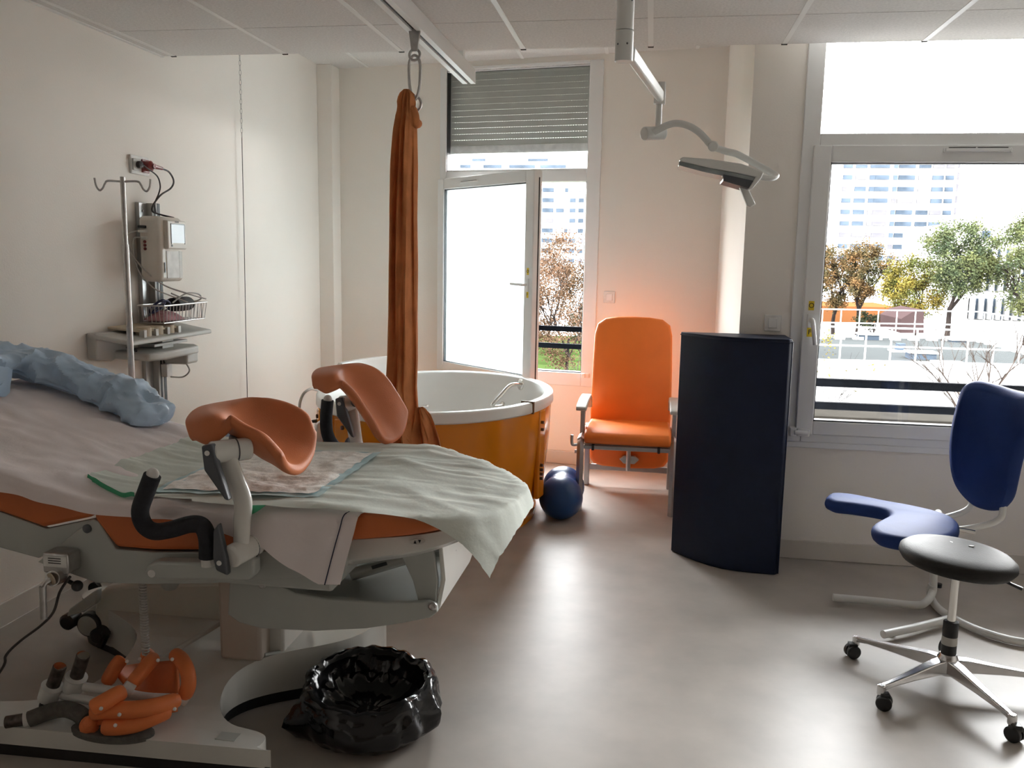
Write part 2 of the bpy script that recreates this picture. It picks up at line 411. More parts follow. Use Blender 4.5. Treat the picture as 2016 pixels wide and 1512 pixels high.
b = MB(); f1(1.003, 1.009, 2.125, Z1-.02, .0, .06); f1(1.005, 2.072, Z1-.028, Z1-.02, .0, .06); f1(2.066, 2.073, .685, 2.045, .0, .06); f1(1.005, 2.072, .685, .692, .0, .06)
b.build('gasket', 'gasket', win1)
b = MB(); f1(1.006, 2.071, 2.126, Z1-.021, .03, .036); b.build('upper_pane', 'glass', win1)
b = MB(); f1(1.006, 2.071, 2.126, 2.135, .0, .02); f1(1.008, 2.071, 2.83, 2.842, .0, .02); b.build('glazing_bead', 'pvc', win1)
# roller shutter outside the pane
sh = MB(); b = sh; pitch = .0422; zt = 2.855; k = 0
z = 2.318
while z < zt:
    f1(1.0, 2.075, z+.0022, min(z+pitch, zt), .085, .097)
    n = int(1.07/.0185)
    for i in range(n+1):
        s = 1.0 + i*.0185; f1(s, s+.0135, z-.001, z+.0035, .088, .094)
    z += pitch
o = b.build('shutter_curtain', 'shut', win1, ang=20)
b = MB(); f1(1.0, 2.075, 2.262, 2.3185, .08, .10); bar = b.build('shutter_bottom_bar', 'label', win1, bevel=.003)
b = MB(); f1(.985, 1.0, Z0, Z1, .075, .12); f1(2.073, 2.09, Z0, Z1, .075, .12); b.build('shutter_guide', 'gasket', win1)
# open sash, hinged on the left jamb
HG = W1(.965, 0, -.03); sd = V((.745, -.667, 0)).normalized(); sn = V((-sd.y, sd.x, 0))   # along the sash, outward normal
def SP(s, z, d=0): return HG + sd*s + sn*d + V((0, 0, z))
b = MB()
def fs(s0, s1, z0, z1, d0, d1): b.obox(SP(s0, z0, d0), sd*(s1-s0), sn*(d1-d0), (0, 0, z1-z0))
SW = 1.10
fs(0, .078, .652, 2.068, -.02, .05); fs(SW-.085, SW, .652, 2.068, -.02, .05); fs(.078, SW-.085, .652, .725, -.02, .05); fs(.078, SW-.085, 1.99, 2.068, -.02, .05)
sash = b.build('sash', 'pvc', win1, bevel=.006)
b = MB(); fs(.076, .083, .72, 1.995, -.012, .03); fs(SW-.09, SW-.083, .72, 1.995, -.012, .03); fs(.08, SW-.086, .72, .729, -.012, .03); fs(.08, SW-.086, 1.985, 1.993, -.012, .03); fs(SW-.001, SW+.001, .70, 2.02, .02, .03)
b.build('gasket', 'gasket', sash)
b = MB(); fs(.08, SW-.086, .727, 1.988, .006, .016); b.build('frosted_pane', 'frost', sash)
b = MB(); fs(.30, .50, 2.022, 2.032, -.034, -.02); b.build('vent', 'pvc', sash, bevel=.002)
b = MB(); fs(.305, .42, 2.032, 2.035, -.03, -.02); fs(.425, .485, 2.032, 2.035, -.03, -.02); b.build('vent_slot', 'slot', sash)
b = MB(); fs(SW-.06, SW-.03, 1.285, 1.37, -.03, -.02); b.tube([SP(SW-.045, 1.33, -.03), SP(SW-.045, 1.33, -.065)], .009, 10)
b.tube(smooth_path([SP(SW-.045, 1.33, -.065), SP(SW-.08, 1.331, -.068), SP(SW-.17, 1.333, -.064)], 5), .0095, 10); b.build('handle', 'pvc', sash, bevel=.002)
for zz, tx in ((1.395, 'O'), (1.245, 'F')):
    b = MB(); fs(SW-.054, SW-.034, zz, zz+.045, -.0215, -.02); lb = b.build('label_sticker', 'yellow', sash)
    text('lettering', tx, .030, SP(SW-.044, zz+.0225, -.0222), sd, (0, 0, 1), 'ink', sash)
b = MB(); f1(2.085, 2.11, .655, .69, -.045, -.012); f1(2.10, 2.135, .655, .69, -.03, -.012); b.build('sash_stopper', 'pvc', win1, bevel=.004)

# ------------------------------------------------------------------ window_2: big window in the straight wall
win2 = wthing('window_2', (1.4, YW, WZ0), 'big window with fixed light above a closed sash')
b = MB()
def f2(x0, x1, z0, z1, y0, y1): b.box((x0, YW+y0, z0), (x1, YW+y1, z1))
f2(WX0, .772, WZ0, WZ1, -.012, .07); f2(2.54, WX1, WZ0, WZ1, -.012, .07); f2(.772, 2.54, WZ1-.07, WZ1, -.012, .07); f2(.772, 2.54, WZ0, .66, -.012, .07); f2(.772, 2.54, 2.05, 2.118, -.012, .07)
b.build('frame', 'pvc', win2, bevel=.004)
b = MB(); f2(.765, 2.54, 2.11, WZ1-.07, .025, .032); b.build('upper_pane', 'glass', win2)
b = MB(); f2(.742, .826, .655, 2.062, -.032, .04); f2(2.47, 2.555, .655, 2.062, -.032, .04); f2(.826, 2.47, .655, .724, -.032, .04); f2(.826, 2.47, 1.98, 2.062, -.032, .04)
sash = b.build('sash', 'pvc', win2, bevel=.006)
b = MB(); f2(.824, .830, .72, 1.984, -.024, .02); f2(.826, 2.47, .72, .731, -.024, .02); f2(.826, 2.47, 1.975, 1.984, -.024, .02); b.build('gasket', 'gasket', sash)
b = MB(); f2(.826, 2.47, .722, 1.982, .0, .006); b.build('lower_pane', 'glass', sash)
b = MB(); f2(1.33, 1.61, 2.03, 2.045, -.046, -.032); f2(1.32, 1.33, 2.026, 2.046, -.04, -.032); f2(1.61, 1.62, 2.026, 2.046, -.04, -.032); b.build('vent', 'pvc', sash, bevel=.003)
b = MB(); f2(1.345, 1.46, 2.045, 2.049, -.044, -.032); f2(1.47, 1.60, 2.045, 2.049, -.044, -.032); b.build('vent_slot', 'slot', sash)
b = MB(); f2(.765, .795, 1.19, 1.255, -.042, -.032); b.tube(smooth_path([(.78, YW-.04, 1.225), (.781, YW-.072, 1.228), (.786, YW-.078, 1.20), (.80, YW-.074, 1.11)], 6), .010, 10, flat=1.2); b.build('handle', 'pvc', sash, bevel=.002)
for zz, tx in ((1.275, 'O'), (1.145, 'F')):
    b = MB(); f2(.766, .792, zz, zz+.045, -.0335, -.032); b.build('label_sticker', 'yellow', sash)
    text('lettering', tx, .034, (.779, YW-.0342, zz+.0225), (1, 0, 0), (0, 0, 1), 'ink', sash)
b = MB(); f2(.715, .745, .645, .69, -.05, -.012); b.tube([(.735, YW-.055, .667), (.80, YW-.055, .667)], .012, 10); f2(.75, .81, .648, .686, -.05, -.03); b.build('sash_stopper', 'pvc', win2, bevel=.004)
b = MB(); f2(.66, 2.65, .585, WZ0+.002, -.02, .0); b.build('sill_trim', 'pvc', win2, bevel=.003)

# light switches
def switch(o, u, n, label):
    u, n, z = V(u), V(n), V((0, 0, 1)); o = V(o)
    t = thing('light_switch', label, 'switch', o, 'wall light switches')
    b = MB(); b.obox(o-u*.041-z*.041, u*.082, n*.010, z*.082); b.build('plate', 'label', t, bevel=.004)
    b = MB(); b.obox(o-u*.022-z*.024, u*.044, n*.014, z*.048); b.build('rocker', 'pvc', t, bevel=.002)
    return t
switch(W1(2.262, 1.24), WD, -WN, 'white square light switch on the wall above the orange armchair')
switch((.605, YW, 1.205), (1, 0, 0), (0, -1, 0), 'white square light switch on the shaded wall above the navy mat')

# ------------------------------------------------------------------ wall rail with monitor, basket, tray
XW = XL
t = thing('wall_rail', 'tall vertical aluminium equipment rail with dark slots screwed to left wall', 'rail', (XW, 4.03, .45))
b = MB(); b.box((XW, 3.955, .45), (XW+.022, 4.02, 1.74)); b.build('flange', 'silver', t, bevel=.002)
b = MB(); b.box((XW, 4.02, .45), (XW+.05, 4.095, 1.74)); b.build('channel', 'device2', t, bevel=.002)
b = MB(); b.box((XW+.046, 4.037, .45), (XW+.0515, 4.050, 1.741)); b.box((XW+.046, 4.066, .45), (XW+.0515, 4.088, 1.741)); b.build('slot', 'slot', t)
for z in (.62, 1.0, 1.70):
    b = MB(); b.lathe([(.006, 0), (.006, .004), (.003, .005)], (XW+.022, 3.985, z), 10, (1, 0, 0)); b.build('screw', 'steel', t)

t = thing('patient_monitor', 'cream wall monitor with small pale lit screen and recessed front', 'monitor', (XW+.11, 4.05, 1.35))
MX0, MX1, MY0, MY1, MZ0, MZ1 = XW+.052, XW+.165, 3.89, 4.10, 1.355, 1.672
b = MB(); b.box((MX0, MY0, MZ0), (MX1, MY1, MZ1)); b.build('housing', 'device', t, bevel=.022, seg=4)
b = MB(); b.box((MX1-.02, MY0+.035, 1.515), (MX1+.022, MY1-.002, 1.655)); b.build('display_bezel', 'device', t, bevel=.007, seg=3)
b = MB(); b.box((MX1+.021, MY0+.066, 1.545), (MX1+.0235, MY1-.024, 1.635)); b.build('screen', 'screen', t)
b = MB()
for a in ((MY0+.062, MY0+.067, 1.54, 1.64), (MY1-.025, MY1-.020, 1.54, 1.64), (MY0+.062, MY1-.020, 1.635, 1.64)): b.box((MX1+.020, a[0], a[2]), (MX1+.0242, a[1], a[3]))
b.box((MX1+.020, MY0+.064, 1.527), (MX1+.024, MY0+.075, 1.538))
b.build('screen_surround', 'darkgrey', t)
text('lettering', 'PHILIPS', .011, (MX1+.0226, 4.01, 1.647), (0, 1, 0), (0, 0, 1), 'darkgrey', t)
b = MB(); b.box((MX1-.002, MY0+.05, 1.372), (MX1+.003, MY1-.045, 1.505)); b.build('paper_door', 'label', t, bevel=.002)
b = MB(); b.box((MX1-.001, MY1-.043, 1.372), (MX1+.002, MY1-.018, 1.505)); b.build('recess_edge', 'device2', t)
b = MB(); b.box((MX1+.001, MY0+.03, 1.40), (MX1+.004, MY0+.036, 1.45)); b.build('badge', 'darkgrey', t)
for z in (1.548, 1.531, 1.514):
    b = MB(); b.lathe([(.0075, 0), (.0075, .004), (.004, .005)], (MX0+.035, MY0, z), 12, (0, -1, 0)); b.build('socket', 'red', t)
b = MB(); b.box((MX0+.01, MY0-.02, 1.612), (MX0+.045, MY0+.004, 1.626)); b.build('plug', 'black', t, bevel=.003)
b = MB(); b.box((MX0+.01, MY0-.02, 1.592), (MX0+.05, MY0+.004, 1.606)); b.box((MX0+.02, MY0-.012, 1.562), (MX0+.05, MY0+.004, 1.574)); b.build('plug', 'label', t, bevel=.003)
lead = smooth_path([(MX0+.01, MY0-.02, 1.60), (MX0-.02, MY0-.055, 1.575), (MX0-.01, MY0-.05, 1.50), (MX0+.03, MY0-.02, 1.42), (MX0+.10, 3.93, 1.34), (MX0+.17, 4.03, 1.295), (MX0+.20, 4.15, 1.265)], 8)
b = MB(); b.tube(lead, .004, 8); b.build('lead', 'gcable', t)
lead = smooth_path([(MX0+.02, MY0-.012, 1.568), (MX0-.01, MY0-.03, 1.55), (MX0+.0, MY0-.02, 1.42), (MX0+.05, 3.91, 1.33), (MX0+.09, 3.98, 1.29), (MX0+.15, 4.06, 1.25)], 8)
b = MB(); b.tube(lead, .0035, 8); b.build('lead', 'gcable', t)

# wire basket
BX0, BX1, BY0, BY1, BZ0, BZ1 = XW+.052, XW+.19, 3.86, 4.27, 1.155, 1.24
t = thing('wire_basket', 'grey wire basket on the wall rail holding cuff and straps', 'basket', ((BX0+BX1)/2, 4.06, BZ0))
b = MB(); b.tube([(BX0, BY0, BZ1), (BX1, BY0, BZ1), (BX1, BY1, BZ1), (BX0, BY1, BZ1)], .004, 8, loop=True); b.build('rim', 'steel', t)
b = MB(); b.tube([(BX0, BY0+.01, BZ0), (BX1-.01, BY0+.01, BZ0), (BX1-.01, BY1-.01, BZ0), (BX0, BY1-.01, BZ0)], .003, 8, loop=True)
n = 14
for i in range(n+1):
    y = lerp(BY0, BY1, i/n); y2 = lerp(BY0+.01, BY1-.01, i/n)
    b.tube([(BX1, y, BZ1), (BX1-.01, y2, BZ0), (BX0, y2, BZ0), (BX0, y, BZ1)], .002, 6)
for i in range(1, 6):
    x = lerp(BX0, BX1-.005, i/6); b.tube([(x, BY0, BZ1), (x, BY0+.01, BZ0), (x, BY1-.01, BZ0), (x, BY1, BZ1)], .002, 6)
b.build('wire_mesh', 'steel', t)
# contents
b = MB(); c0 = V((BX0+.07, 4.12, 1.236))
b.rings([[c0 + V((0, y, 0)) + V((math.cos(a)*r, 0, math.sin(a)*r*.8)) for a in [2*PI*k/20 for k in range(20)]] for y, r in ((-.07, .036), (-.066, .043), (0, .047), (.07, .045), (.074, .037))])
tag(b.build('blood_pressure_cuff', 'cuff'), 'rolled charcoal blood pressure cuff lying in the wire basket', 'cuff')
b = MB(); b.grid(lambda u, v: V((BX0+.012+.115*v, 3.88+.19*u, 1.165+.045*math.sin(PI*v)**.5*math.sin(PI*min(1, u*1.02))**.4*(1+.25*fn(u*6, v*5, 3)))), 20, 14)
b.grid(lambda u, v: V((BX0+.012+.115*v, 3.88+.19*u, 1.161)), 4, 4)
tag(b.build('monitor_belt', 'pink'), 'folded pink elastic belt at the bottom of wire basket', 'belt')
b = MB()
for k in range(3):
    pts = [(BX0+.05+.028*math.cos(a)+.006*k, 3.95+.055*math.sin(a)+.012*k, 1.232+.03*math.sin(a*1.0+k)) for a in [2*PI*i/24 for i in range(24)]]
    b.tube(pts, .0038, 8, loop=True)
tag(b.build('coiled_lead', 'bcable'), 'dark blue coiled sensor lead on the left in wire basket', 'cable')
b = MB(); b.tube(smooth_path([(BX0+.09, 4.02, 1.30-.052), (BX0+.12, 4.10, 1.292), (BX0+.13, 4.20, 1.287), (BX0+.12, 4.245, 1.26), (BX0+.09, 4.20, 1.248), (BX0+.05, 4.08, 1.292)], 8), .0042, 8)
tag(b.build('cuff_hose', 'gcable'), 'thin grey hose looped over the charcoal cuff', 'hose')

# transducer tray
t = thing('transducer_tray', 'grey sloping tray with three round holders below the wire basket', 'tray', (XW+.1, 3.80, 1.05))
TZ = 1.10
b = MB(); b.prism([(XW+.01, 3.52, TZ+.03), (XW+.21, 3.56, TZ-.005), (XW+.21, 4.28, TZ-.005), (XW+.01, 4.28, TZ+.03)], (0, 0, -.022)); b.build('shelf', 'device2', t, bevel=.008, seg=3)
b = MB(); b.prism([(XW, 3.53, TZ+.03), (XW, 3.53, TZ-.09), (XW, 3.64, TZ-.11), (XW, 3.95, TZ-.02), (XW, 3.95, TZ+.02)], (.05, 0, 0)); b.build('bracket', 'device2', t, bevel=.006)
b = MB(); b.prism([(XW+.02, 3.66, TZ+.05), (XW+.17, 3.70, TZ+.035), (XW+.17, 4.03, TZ+.035), (XW+.02, 4.03, TZ+.05)], (0, 0, -.012)); b.build('insert', 'wood', t, bevel=.003)
for y in (3.76, 3.86, 3.96):
    b = MB(); b.lathe([(.034, 0), (.036, .004), (.036, .05), (.030, .054)], (XW+.14, y, TZ-.008), 22); b.build('holder', 'wood', t)
for y in (3.71, 3.81, 3.91, 4.01):
    b = MB(); b.box((XW+.155, y-.012, TZ-.006), (XW+.182, y+.012, TZ+.034)); b.build('divider', 'device2', t, bevel=.002)
t = thing('printer_holder', 'rounded grey bracket box with steel bars fixed under the transducer tray', 'bracket', (XW+.12, 3.95, .98))
b = MB(); b.prism([(XW+.03, 3.66, 1.0), (XW+.20, 3.70, .985), (XW+.23, 3.80, .985), (XW+.22, 4.12, .985), (XW+.16, 4.19, .985), (XW+.03, 4.19, .985)], (0, 0, .040)); b.build('shell', 'device2', t, bevel=.01, seg=3)
b = MB(); b.box((XW+.06, 4.05, .93), (XW+.19, 4.17, .99)); b.build('motor_box', 'device2', t, bevel=.014, seg=3)
b = MB(); b.box((XW+.08, 3.80, 1.045), (XW+.17, 4.10, 1.058)); b.box((XW+.10, 3.90, 1.024), (XW+.15, 4.0, 1.078)); b.build('clamp_bar', 'device2', t, bevel=.002)
b = MB(); b.tube([(XW+.08, 3.72, 1.048), (XW+.20, 3.60, 1.05)], .007, 8); b.build('clamp_lever', 'black', t)
b = MB(); b.tube(smooth_path([(XW+.15, 4.10, .94), (XW+.155, 4.135, .89), (XW+.12, 4.13, .855), (XW+.08, 4.08, .86)], 6), .004, 8); b.build('cord', 'gcable', t)
b = MB(); b.box((XW+.05, 4.04, .865), (XW+.085, 4.09, .93)); b.build('cord_plug', 'label', t, bevel=.003)

# sockets and power leads
t = thing('wall_socket', 'white double wall socket with one grey and one dark red insert', 'socket', (XW, 3.99, 1.875))
b = MB(); b.box((XW, 3.92, 1.875), (XW+.012, 4.075, 1.965)); b.build('plate', 'label', t, bevel=.004)
b = MB(); b.box((XW+.01, 3.93, 1.892), (XW+.02, 3.99, 1.948)); b.build('insert', 'device2', t, bevel=.003)
b = MB(); b.box((XW+.01, 4.005, 1.888), (XW+.02, 4.065, 1.952)); b.build('insert', 'red', t, bevel=.003)
t = thing('power_cable', 'dark power cable looping from upper wall socket down to the monitor', 'cable', (XW+.06, 4.05, 1.67))
b = MB(); b.lathe([(.022, 0), (.026, .006), (.026, .03), (.012, .04), (.012, .05)], (XW+.02, 4.03, 1.92), 16, (1, 0, 0)); b.tube([(XW+.06, 4.03, 1.92), (XW+.06, 4.11, 1.917)], [.013, .008], 10); b.build('plug', 'red', t)
b = MB(); b.tube(smooth_path([(XW+.06, 4.10, 1.917), (XW+.062, 4.17, 1.905), (XW+.062, 4.21, 1.865), (XW+.062, 4.18, 1.825), (XW+.06, 4.09, 1.785), (XW+.055, 4.03, 1.735), (XW+.056, 4.015, 1.70), (XW+.08, 4.05, 1.685), (XW+.12, 4.10, 1.672)], 8), .0045, 8); b.build('cord', 'cable', t)
t = thing('thin_power_cable', 'thinner dark cable from the grey socket joining the monitor rail', 'cable', (XW+.04, 4.03, 1.7))
b = MB(); b.lathe([(.016, 0), (.018, .005), (.018, .02), (.007, .026)], (XW+.02, 3.963, 1.92), 14, (1, 0, 0)); b.build('plug', 'cable', t)
b = MB(); b.tube(smooth_path([(XW+.045, 3.965, 1.92), (XW+.05, 4.0, 1.905), (XW+.056, 4.07, 1.875), (XW+.058, 4.09, 1.83), (XW+.054, 4.08, 1.79), (XW+.056, 4.04, 1.74), (XW+.056, 4.045, 1.69)], 8), .0035, 8); b.build('cord', 'cable', t)

# drip stand
DX, DY = -2.25, 3.45
t = thing('drip_stand', 'slim steel drip stand with two hooks behind the blue pillow', 'stand', (DX, DY, 0))
b = MB(); b.cyl((DX, DY, .75), (DX, DY, 1.815), .0105, n=14); b.build('inner_pole', 'steel', t)
b = MB(); b.cyl((DX, DY, .06), (DX, DY, 1.53), .0135, n=14); b.build('outer_pole', 'steel', t)
for sx in (-1, 1):
    b = MB(); q = lambda a, z: (DX+.7*sx*a, DY+.7*sx*a*.2, z)
    b.tube(smooth_path([q(0, 1.795), q(.085, 1.797), q(.105, 1.785), q(.12, 1.765), q(.14, 1.757), q(.158, 1.775), q(.165, 1.808)], 6), .0045, 8); b.build('hook', 'steel', t)
b = MB(); b.lathe([(.03, 0), (.035, .02), (.02, .05)], (DX, DY, .045), 16); b.build('hub', 'darkgrey', t)
for k in range(5):
    a = 2*PI*k/5+.3; e = V((DX+.20*math.cos(a), DY+.20*math.sin(a), .055))
    b = MB(); b.tube([(DX, DY, .065), e], .012, 8); b.build('leg', 'steel', t)
    b = MB(); b.tube([e+V((0, -.01, -.028)), e+V((0, .01, -.028))], .027, 14); b.build('castor', 'black', t)

# pull chain
t = thing('pull_chain', 'thin pull chain and cord hanging along the left wall from ceiling', 'chain', (XL+.03, 5.03, .72))
b = MB(); z = ZU; k = 0
while z > 2.2:
    c = V((XL+.03, 5.05, z-.017)); ax = V((1, 0, 0)) if k % 2 else V((0, 1, 0))
    b.tube([c+ax*.006*math.cos(a)+V((0, 0, 1))*.017*math.sin(a) for a in [2*PI*i/10 for i in range(10)]], .0016, 5, loop=True); z -= .028; k += 1
b.build('link_chain', 'steel', t)
b = MB(); b.tube([(XL+.03, 5.05, 2.2), (XL+.03, 5.045, 1.6), (XL+.03, 5.035, 1.1), (XL+.03, 5.03, .6)], .0024, 6); b.build('cord', 'cable', t)

# ------------------------------------------------------------------ ceiling rail, trolley and sling
RX = -1.0
t = thing('ceiling_rail', 'white ceiling track with dark slot hanging under the ceiling tiles', 'rail', (RX, 3.5, 2.41))
b = MB(); b.box((RX-.035, .2, 2.415), (RX-.009, 4.66, 2.446)); b.box((RX+.009, .2, 2.415), (RX+.035, 4.66, 2.446)); b.box((RX-.0345, .2, 2.446), (RX+.0345, 4.66, 2.4865)); b.build('track', 'pvc', t)
b = MB(); b.box((RX-.0088, .2, 2.424), (RX+.0088, 4.655, 2.4455)); b.build('slot', 'slot', t)
b = MB(); b.box((RX-.02, 4.42, 2.487), (RX+.02, 4.46, ZU)); b.build('hanger_post', 'pvc', t, bevel=.002)
SX, SY = -1.0, 3.58
t = thing('trolley_hook', 'zinc swivel hook running in the ceiling track', 'hook', (SX, SY, 2.30))
b = MB(); b.prism([(SX-.028, SY, 2.44), (SX+.028, SY, 2.44), (SX+.020, SY, 2.385), (SX+.014, SY, 2.335), (SX-.014, SY, 2.335), (SX-.020, SY, 2.385)], (0, .012, 0)); b.build('strap', 'steel', t, bevel=.003)
b = MB(); b.tube([(SX+.022*math.cos(a), SY+.006+.003*math.sin(a), 2.322+.022*math.sin(a)) for a in [2*PI*k/20 for k in range(20)]], .006, 10, loop=True); b.build('eye', 'steel', t)
b = MB()
pts = []
for k in range(28):
    a = 2*PI*k/28; zz = math.sin(a); wv = lerp(.017, .030, (zz+1)/2)
    pts.append((SX+wv*math.cos(a), SY+.006, 2.232+.088*math.copysign(abs(zz)**.75, zz)))
b.tube(pts, .0065, 10, loop=True)
tag(b.build('carabiner', 'steel'), 'long pear shaped steel carabiner above the orange sling', 'carabiner')
b = MB(); b.tube([(SX+.026*math.cos(a), SY+.006+.006*math.cos(a), 2.128+.030*math.sin(a)) for a in [2*PI*k/24 for k in range(24)]], .0055, 10, loop=True)
tag(b.build('steel_ring', 'steel'), 'round steel ring carrying the top of orange sling', 'ring')
# sling: pleated hanging cloth (outline given from top to bottom: left edge, right edge)
tab = [(176, 796, 806), (181, 791, 812), (188, 787, 817), (205, 784, 817), (216, 786, 816), (226, 783, 819), (260, 778, 819), (330, 773, 820), (430, 771, 819), (520, 768, 820), (620, 767, 819), (700, 765, 820), (760, 762, 819), (805, 760, 823), (835, 764, 835), (870, 764, 842), (915, 768, 846)]
sl = []
for y, a, c in tab:
    A, B_ = P(a, y, Y=SY), P(c, y, Y=SY); sl.append((A.z, A.x, B_.x))
sl.sort(key=lambda q: -q[0])
zs = [q[0] for q in sl]; zt, zb = zs[0], zs[-1]-.05
def sling_edge(z, k): return interp([(-q[0], q[k]) for q in sl], -z)
def sling(u, a):
    z = lerp(zt, zb, u); l, r = sling_edge(z, 1), sling_edge(z, 2); c = (l+r)/2; hw = (r-l)/2
    tt = 2*PI*a
    fold = .26*math.sin(5*tt+3*u+1.5*fn(u*2, 0))+.17*math.sin(9*tt-5*u)+.12*math.sin(14*tt+4*u)+.12*fn(a*8, u*7, 2)
    lim = min(1, (zt-z)/.06+.35)
    x = c + hw*math.cos(tt)*(1+.10*fold); y = SY + min(.075, hw*1.1)*math.sin(tt)*(1+1.3*fold*lim) - .012*math.cos(5*PI*math.cos(tt)/2+4*u)*lim
    return V((x, y, z))
t = thing('hanging_sling', 'long orange birthing cloth hanging from ceiling ring with knotted tail', 'sling', (SX, SY, .6))
b = MB(); b.rings([[sling(i/90, k/72) for k in range(72)] for i in range(91)]); b.build('cloth_column', 'sling', t, ang=60)
# loop knot at the top
b = MB()
for dx, dz, r in ((-.012, 0, .020), (.008, .004, .018)):
    b.tube(smooth_path([(SX+dx-.012, SY+.018, 2.085), (SX+dx-.010, SY-.014, 2.10), (SX+dx, SY-.022, 2.075+dz), (SX+dx+.004, SY-.014, 2.045), (SX+dx+.004, SY+.018, 2.05)], 6), r, 12)
b.build('top_knot', 'sling', t)
# tail spreading to the right from the gathered point
def tail(u, v):
    top = P(826, 803, Y=SY-.03); A = interp([(0, 818), (.25, 815), (1, 800)], u); B_ = interp([(0, 832), (.1, 837), (.25, 846), (.4, 853), (.6, 863), (.8, 871), (1, 878)], u)
    yy = interp([(0, 801), (.1, 806), (.25, 819), (.4, 834), (.6, 862), (.8, 887), (1, 925)], u); yl = lerp(803, 930, u)
    p = P(lerp(A, B_, v), lerp(yl, yy, v), Y=SY-.035)
    return p + V((0, -.022*math.sin(13*v*(1-.15*v)+2*u)*min(1, u*4)-.012*fn(v*14, u*4, 5)-.01*math.sin(27*v)*u, 0))
b = MB(); b.grid(tail, 50, 70); b.build('tail', 'sling', t, solid=.004, ang=70)

# ------------------------------------------------------------------ birthing bed (long axis along X, foot end to the right)
YN, YF = 2.17, 3.0                      # near and far mattress edges
bed = thing('birthing_bed', 'orange and white adjustable birthing bed with leg rests on glossy base', 'bed', (-1.45, 2.55, 0))
def top(x):
    z = .785 + (.25*(-1.55-x) if x < -1.55 else 0) + (.018*min(1, max(0, (x+1.5)/.7)))
    k = abs(x+1.55)
    if k < .12: z += .25*(.12-k)**2/.48
    if x > -.75: z -= .08*(x+.75)
    return z
CY_ = (YN+YF)/2
NEAR_E, FAR_E = (-.72, .33, 2.6), (-.95, .56, 1.5)      # end curve: centre, reach, roundness
def half_width(x, far):
    c, r_, e = FAR_E if far else NEAR_E
    if x <= c: return (YF-YN)/2
    t = min(1, (x-c)/r_); return (YF-YN)/2*max(0, 1-t**e)**(1/e)
def outline(n=26):
    pts = [(lerp(-2.42, -.72, i/40), YN) for i in range(40)]
    for k in range(n+1):
        c, r_, e = NEAR_E; a = PI/2*k/n; pts.append((c+r_*max(0, math.sin(a))**(2/e), CY_-(YF-YN)/2*max(0, math.cos(a))**(2/e)))
    for k in range(1, n+1):
        c, r_, e = FAR_E; a = PI/2*(1-k/n); pts.append((c+r_*max(0, math.sin(a))**(2/e), CY_+(YF-YN)/2*max(0, math.cos(a))**(2/e)))
    pts += [(lerp(-.95, -2.42, i/40), YF) for i in range(1, 41)]
    return pts
OUT = outline()
# mattress sections
b = MB(); b.prism([(-2.42, YN, 1.0), (-1.555, YN, .785), (-1.56, YN, .742), (-1.72, YN, .70), (-1.85, YN, .735), (-2.42, YN, .875)], (0, YF-YN, 0)); b.build('back_cushion', 'orangeM', bed, bevel=.012, seg=3)
b = MB(); b.prism([(-1.55, YN, .785), (-1.2, YN, .792), (-.95, YN, .80), (-.78, YN, .803), (-.78, YN, .72), (-1.0, YN, .69), (-1.2, YN, .668), (-1.37, YN, .656), (-1.49, YN, .656), (-1.555, YN, .738)], (0, YF-YN, 0)); b.build('seat_cushion', 'orangeM', bed, bevel=.012, seg=3)
b = MB(); rg = [[], [], [], []]
ft = [(x, y) for x, y in OUT if x > -.77]; ft = [(-.775, YN)] + ft + [(-.775, YF)]
cxm = -.62; cym = (YN+YF)/2
def foot_ring(f, dz): return [V((cxm+(x-cxm)*f if x > cxm else x, cym+(y-cym)*f, dz(x))) for x, y in ft]
zb_ = lambda x: lerp(.725, .772, min(1, max(0, (x+.775)/.33)))
b.rings([foot_ring(.90, zb_), foot_ring(.985, lambda x: zb_(x)+.004), foot_ring(1, lambda x: zb_(x)+.012), foot_ring(1, lambda x: top(x)-.012), foot_ring(.985, lambda x: top(x)-.003), foot_ring(.94, top)]); b.build('foot_cushion', 'orangeM', bed, ang=50)
# side plates, both sides
def plate(pts, y, th, name, m, bev=.003): b = MB(); b.prism([(x, y, z) for x, z in pts], (0, th, 0)); return b.build(name, m, bed, bevel=bev)
for y in (YN+.012, YF-.03):
    plate([(-2.40, .86), (-1.85, .728), (-1.72, .692), (-1.565, .732), (-1.64, .66), (-1.75, .60), (-1.87, .622), (-2.40, .755)], y, .018, 'back_frame', 'bedgrey')
    plate([(-1.565, .734), (-1.545, .728), (-1.495, .648), (-1.37, .648), (-1.2, .660), (-1.0, .682), (-.80, .705), (-.80, .63), (-1.06, .588), (-1.22, .566), (-1.40, .55), (-1.565, .542), (-1.75, .59), (-1.66, .66)], y-.006, .018, 'seat_frame', 'bedgrey')
    b = MB(); yy = y-.006 if y < 2.5 else y+.012
    b.lathe([(.013, 0), (.013, .006), (.009, .008)], (-1.58, yy, .705), 14, (0, -1 if y < 2.5 else 1, 0)); b.build('pivot_cap', 'darkgrey', bed)
b = MB(); b.box((-1.7, YN+.03, .56), (-.85, YF-.04, .635)); b.build('under_tray', 'bedgrey', bed, bevel=.01)
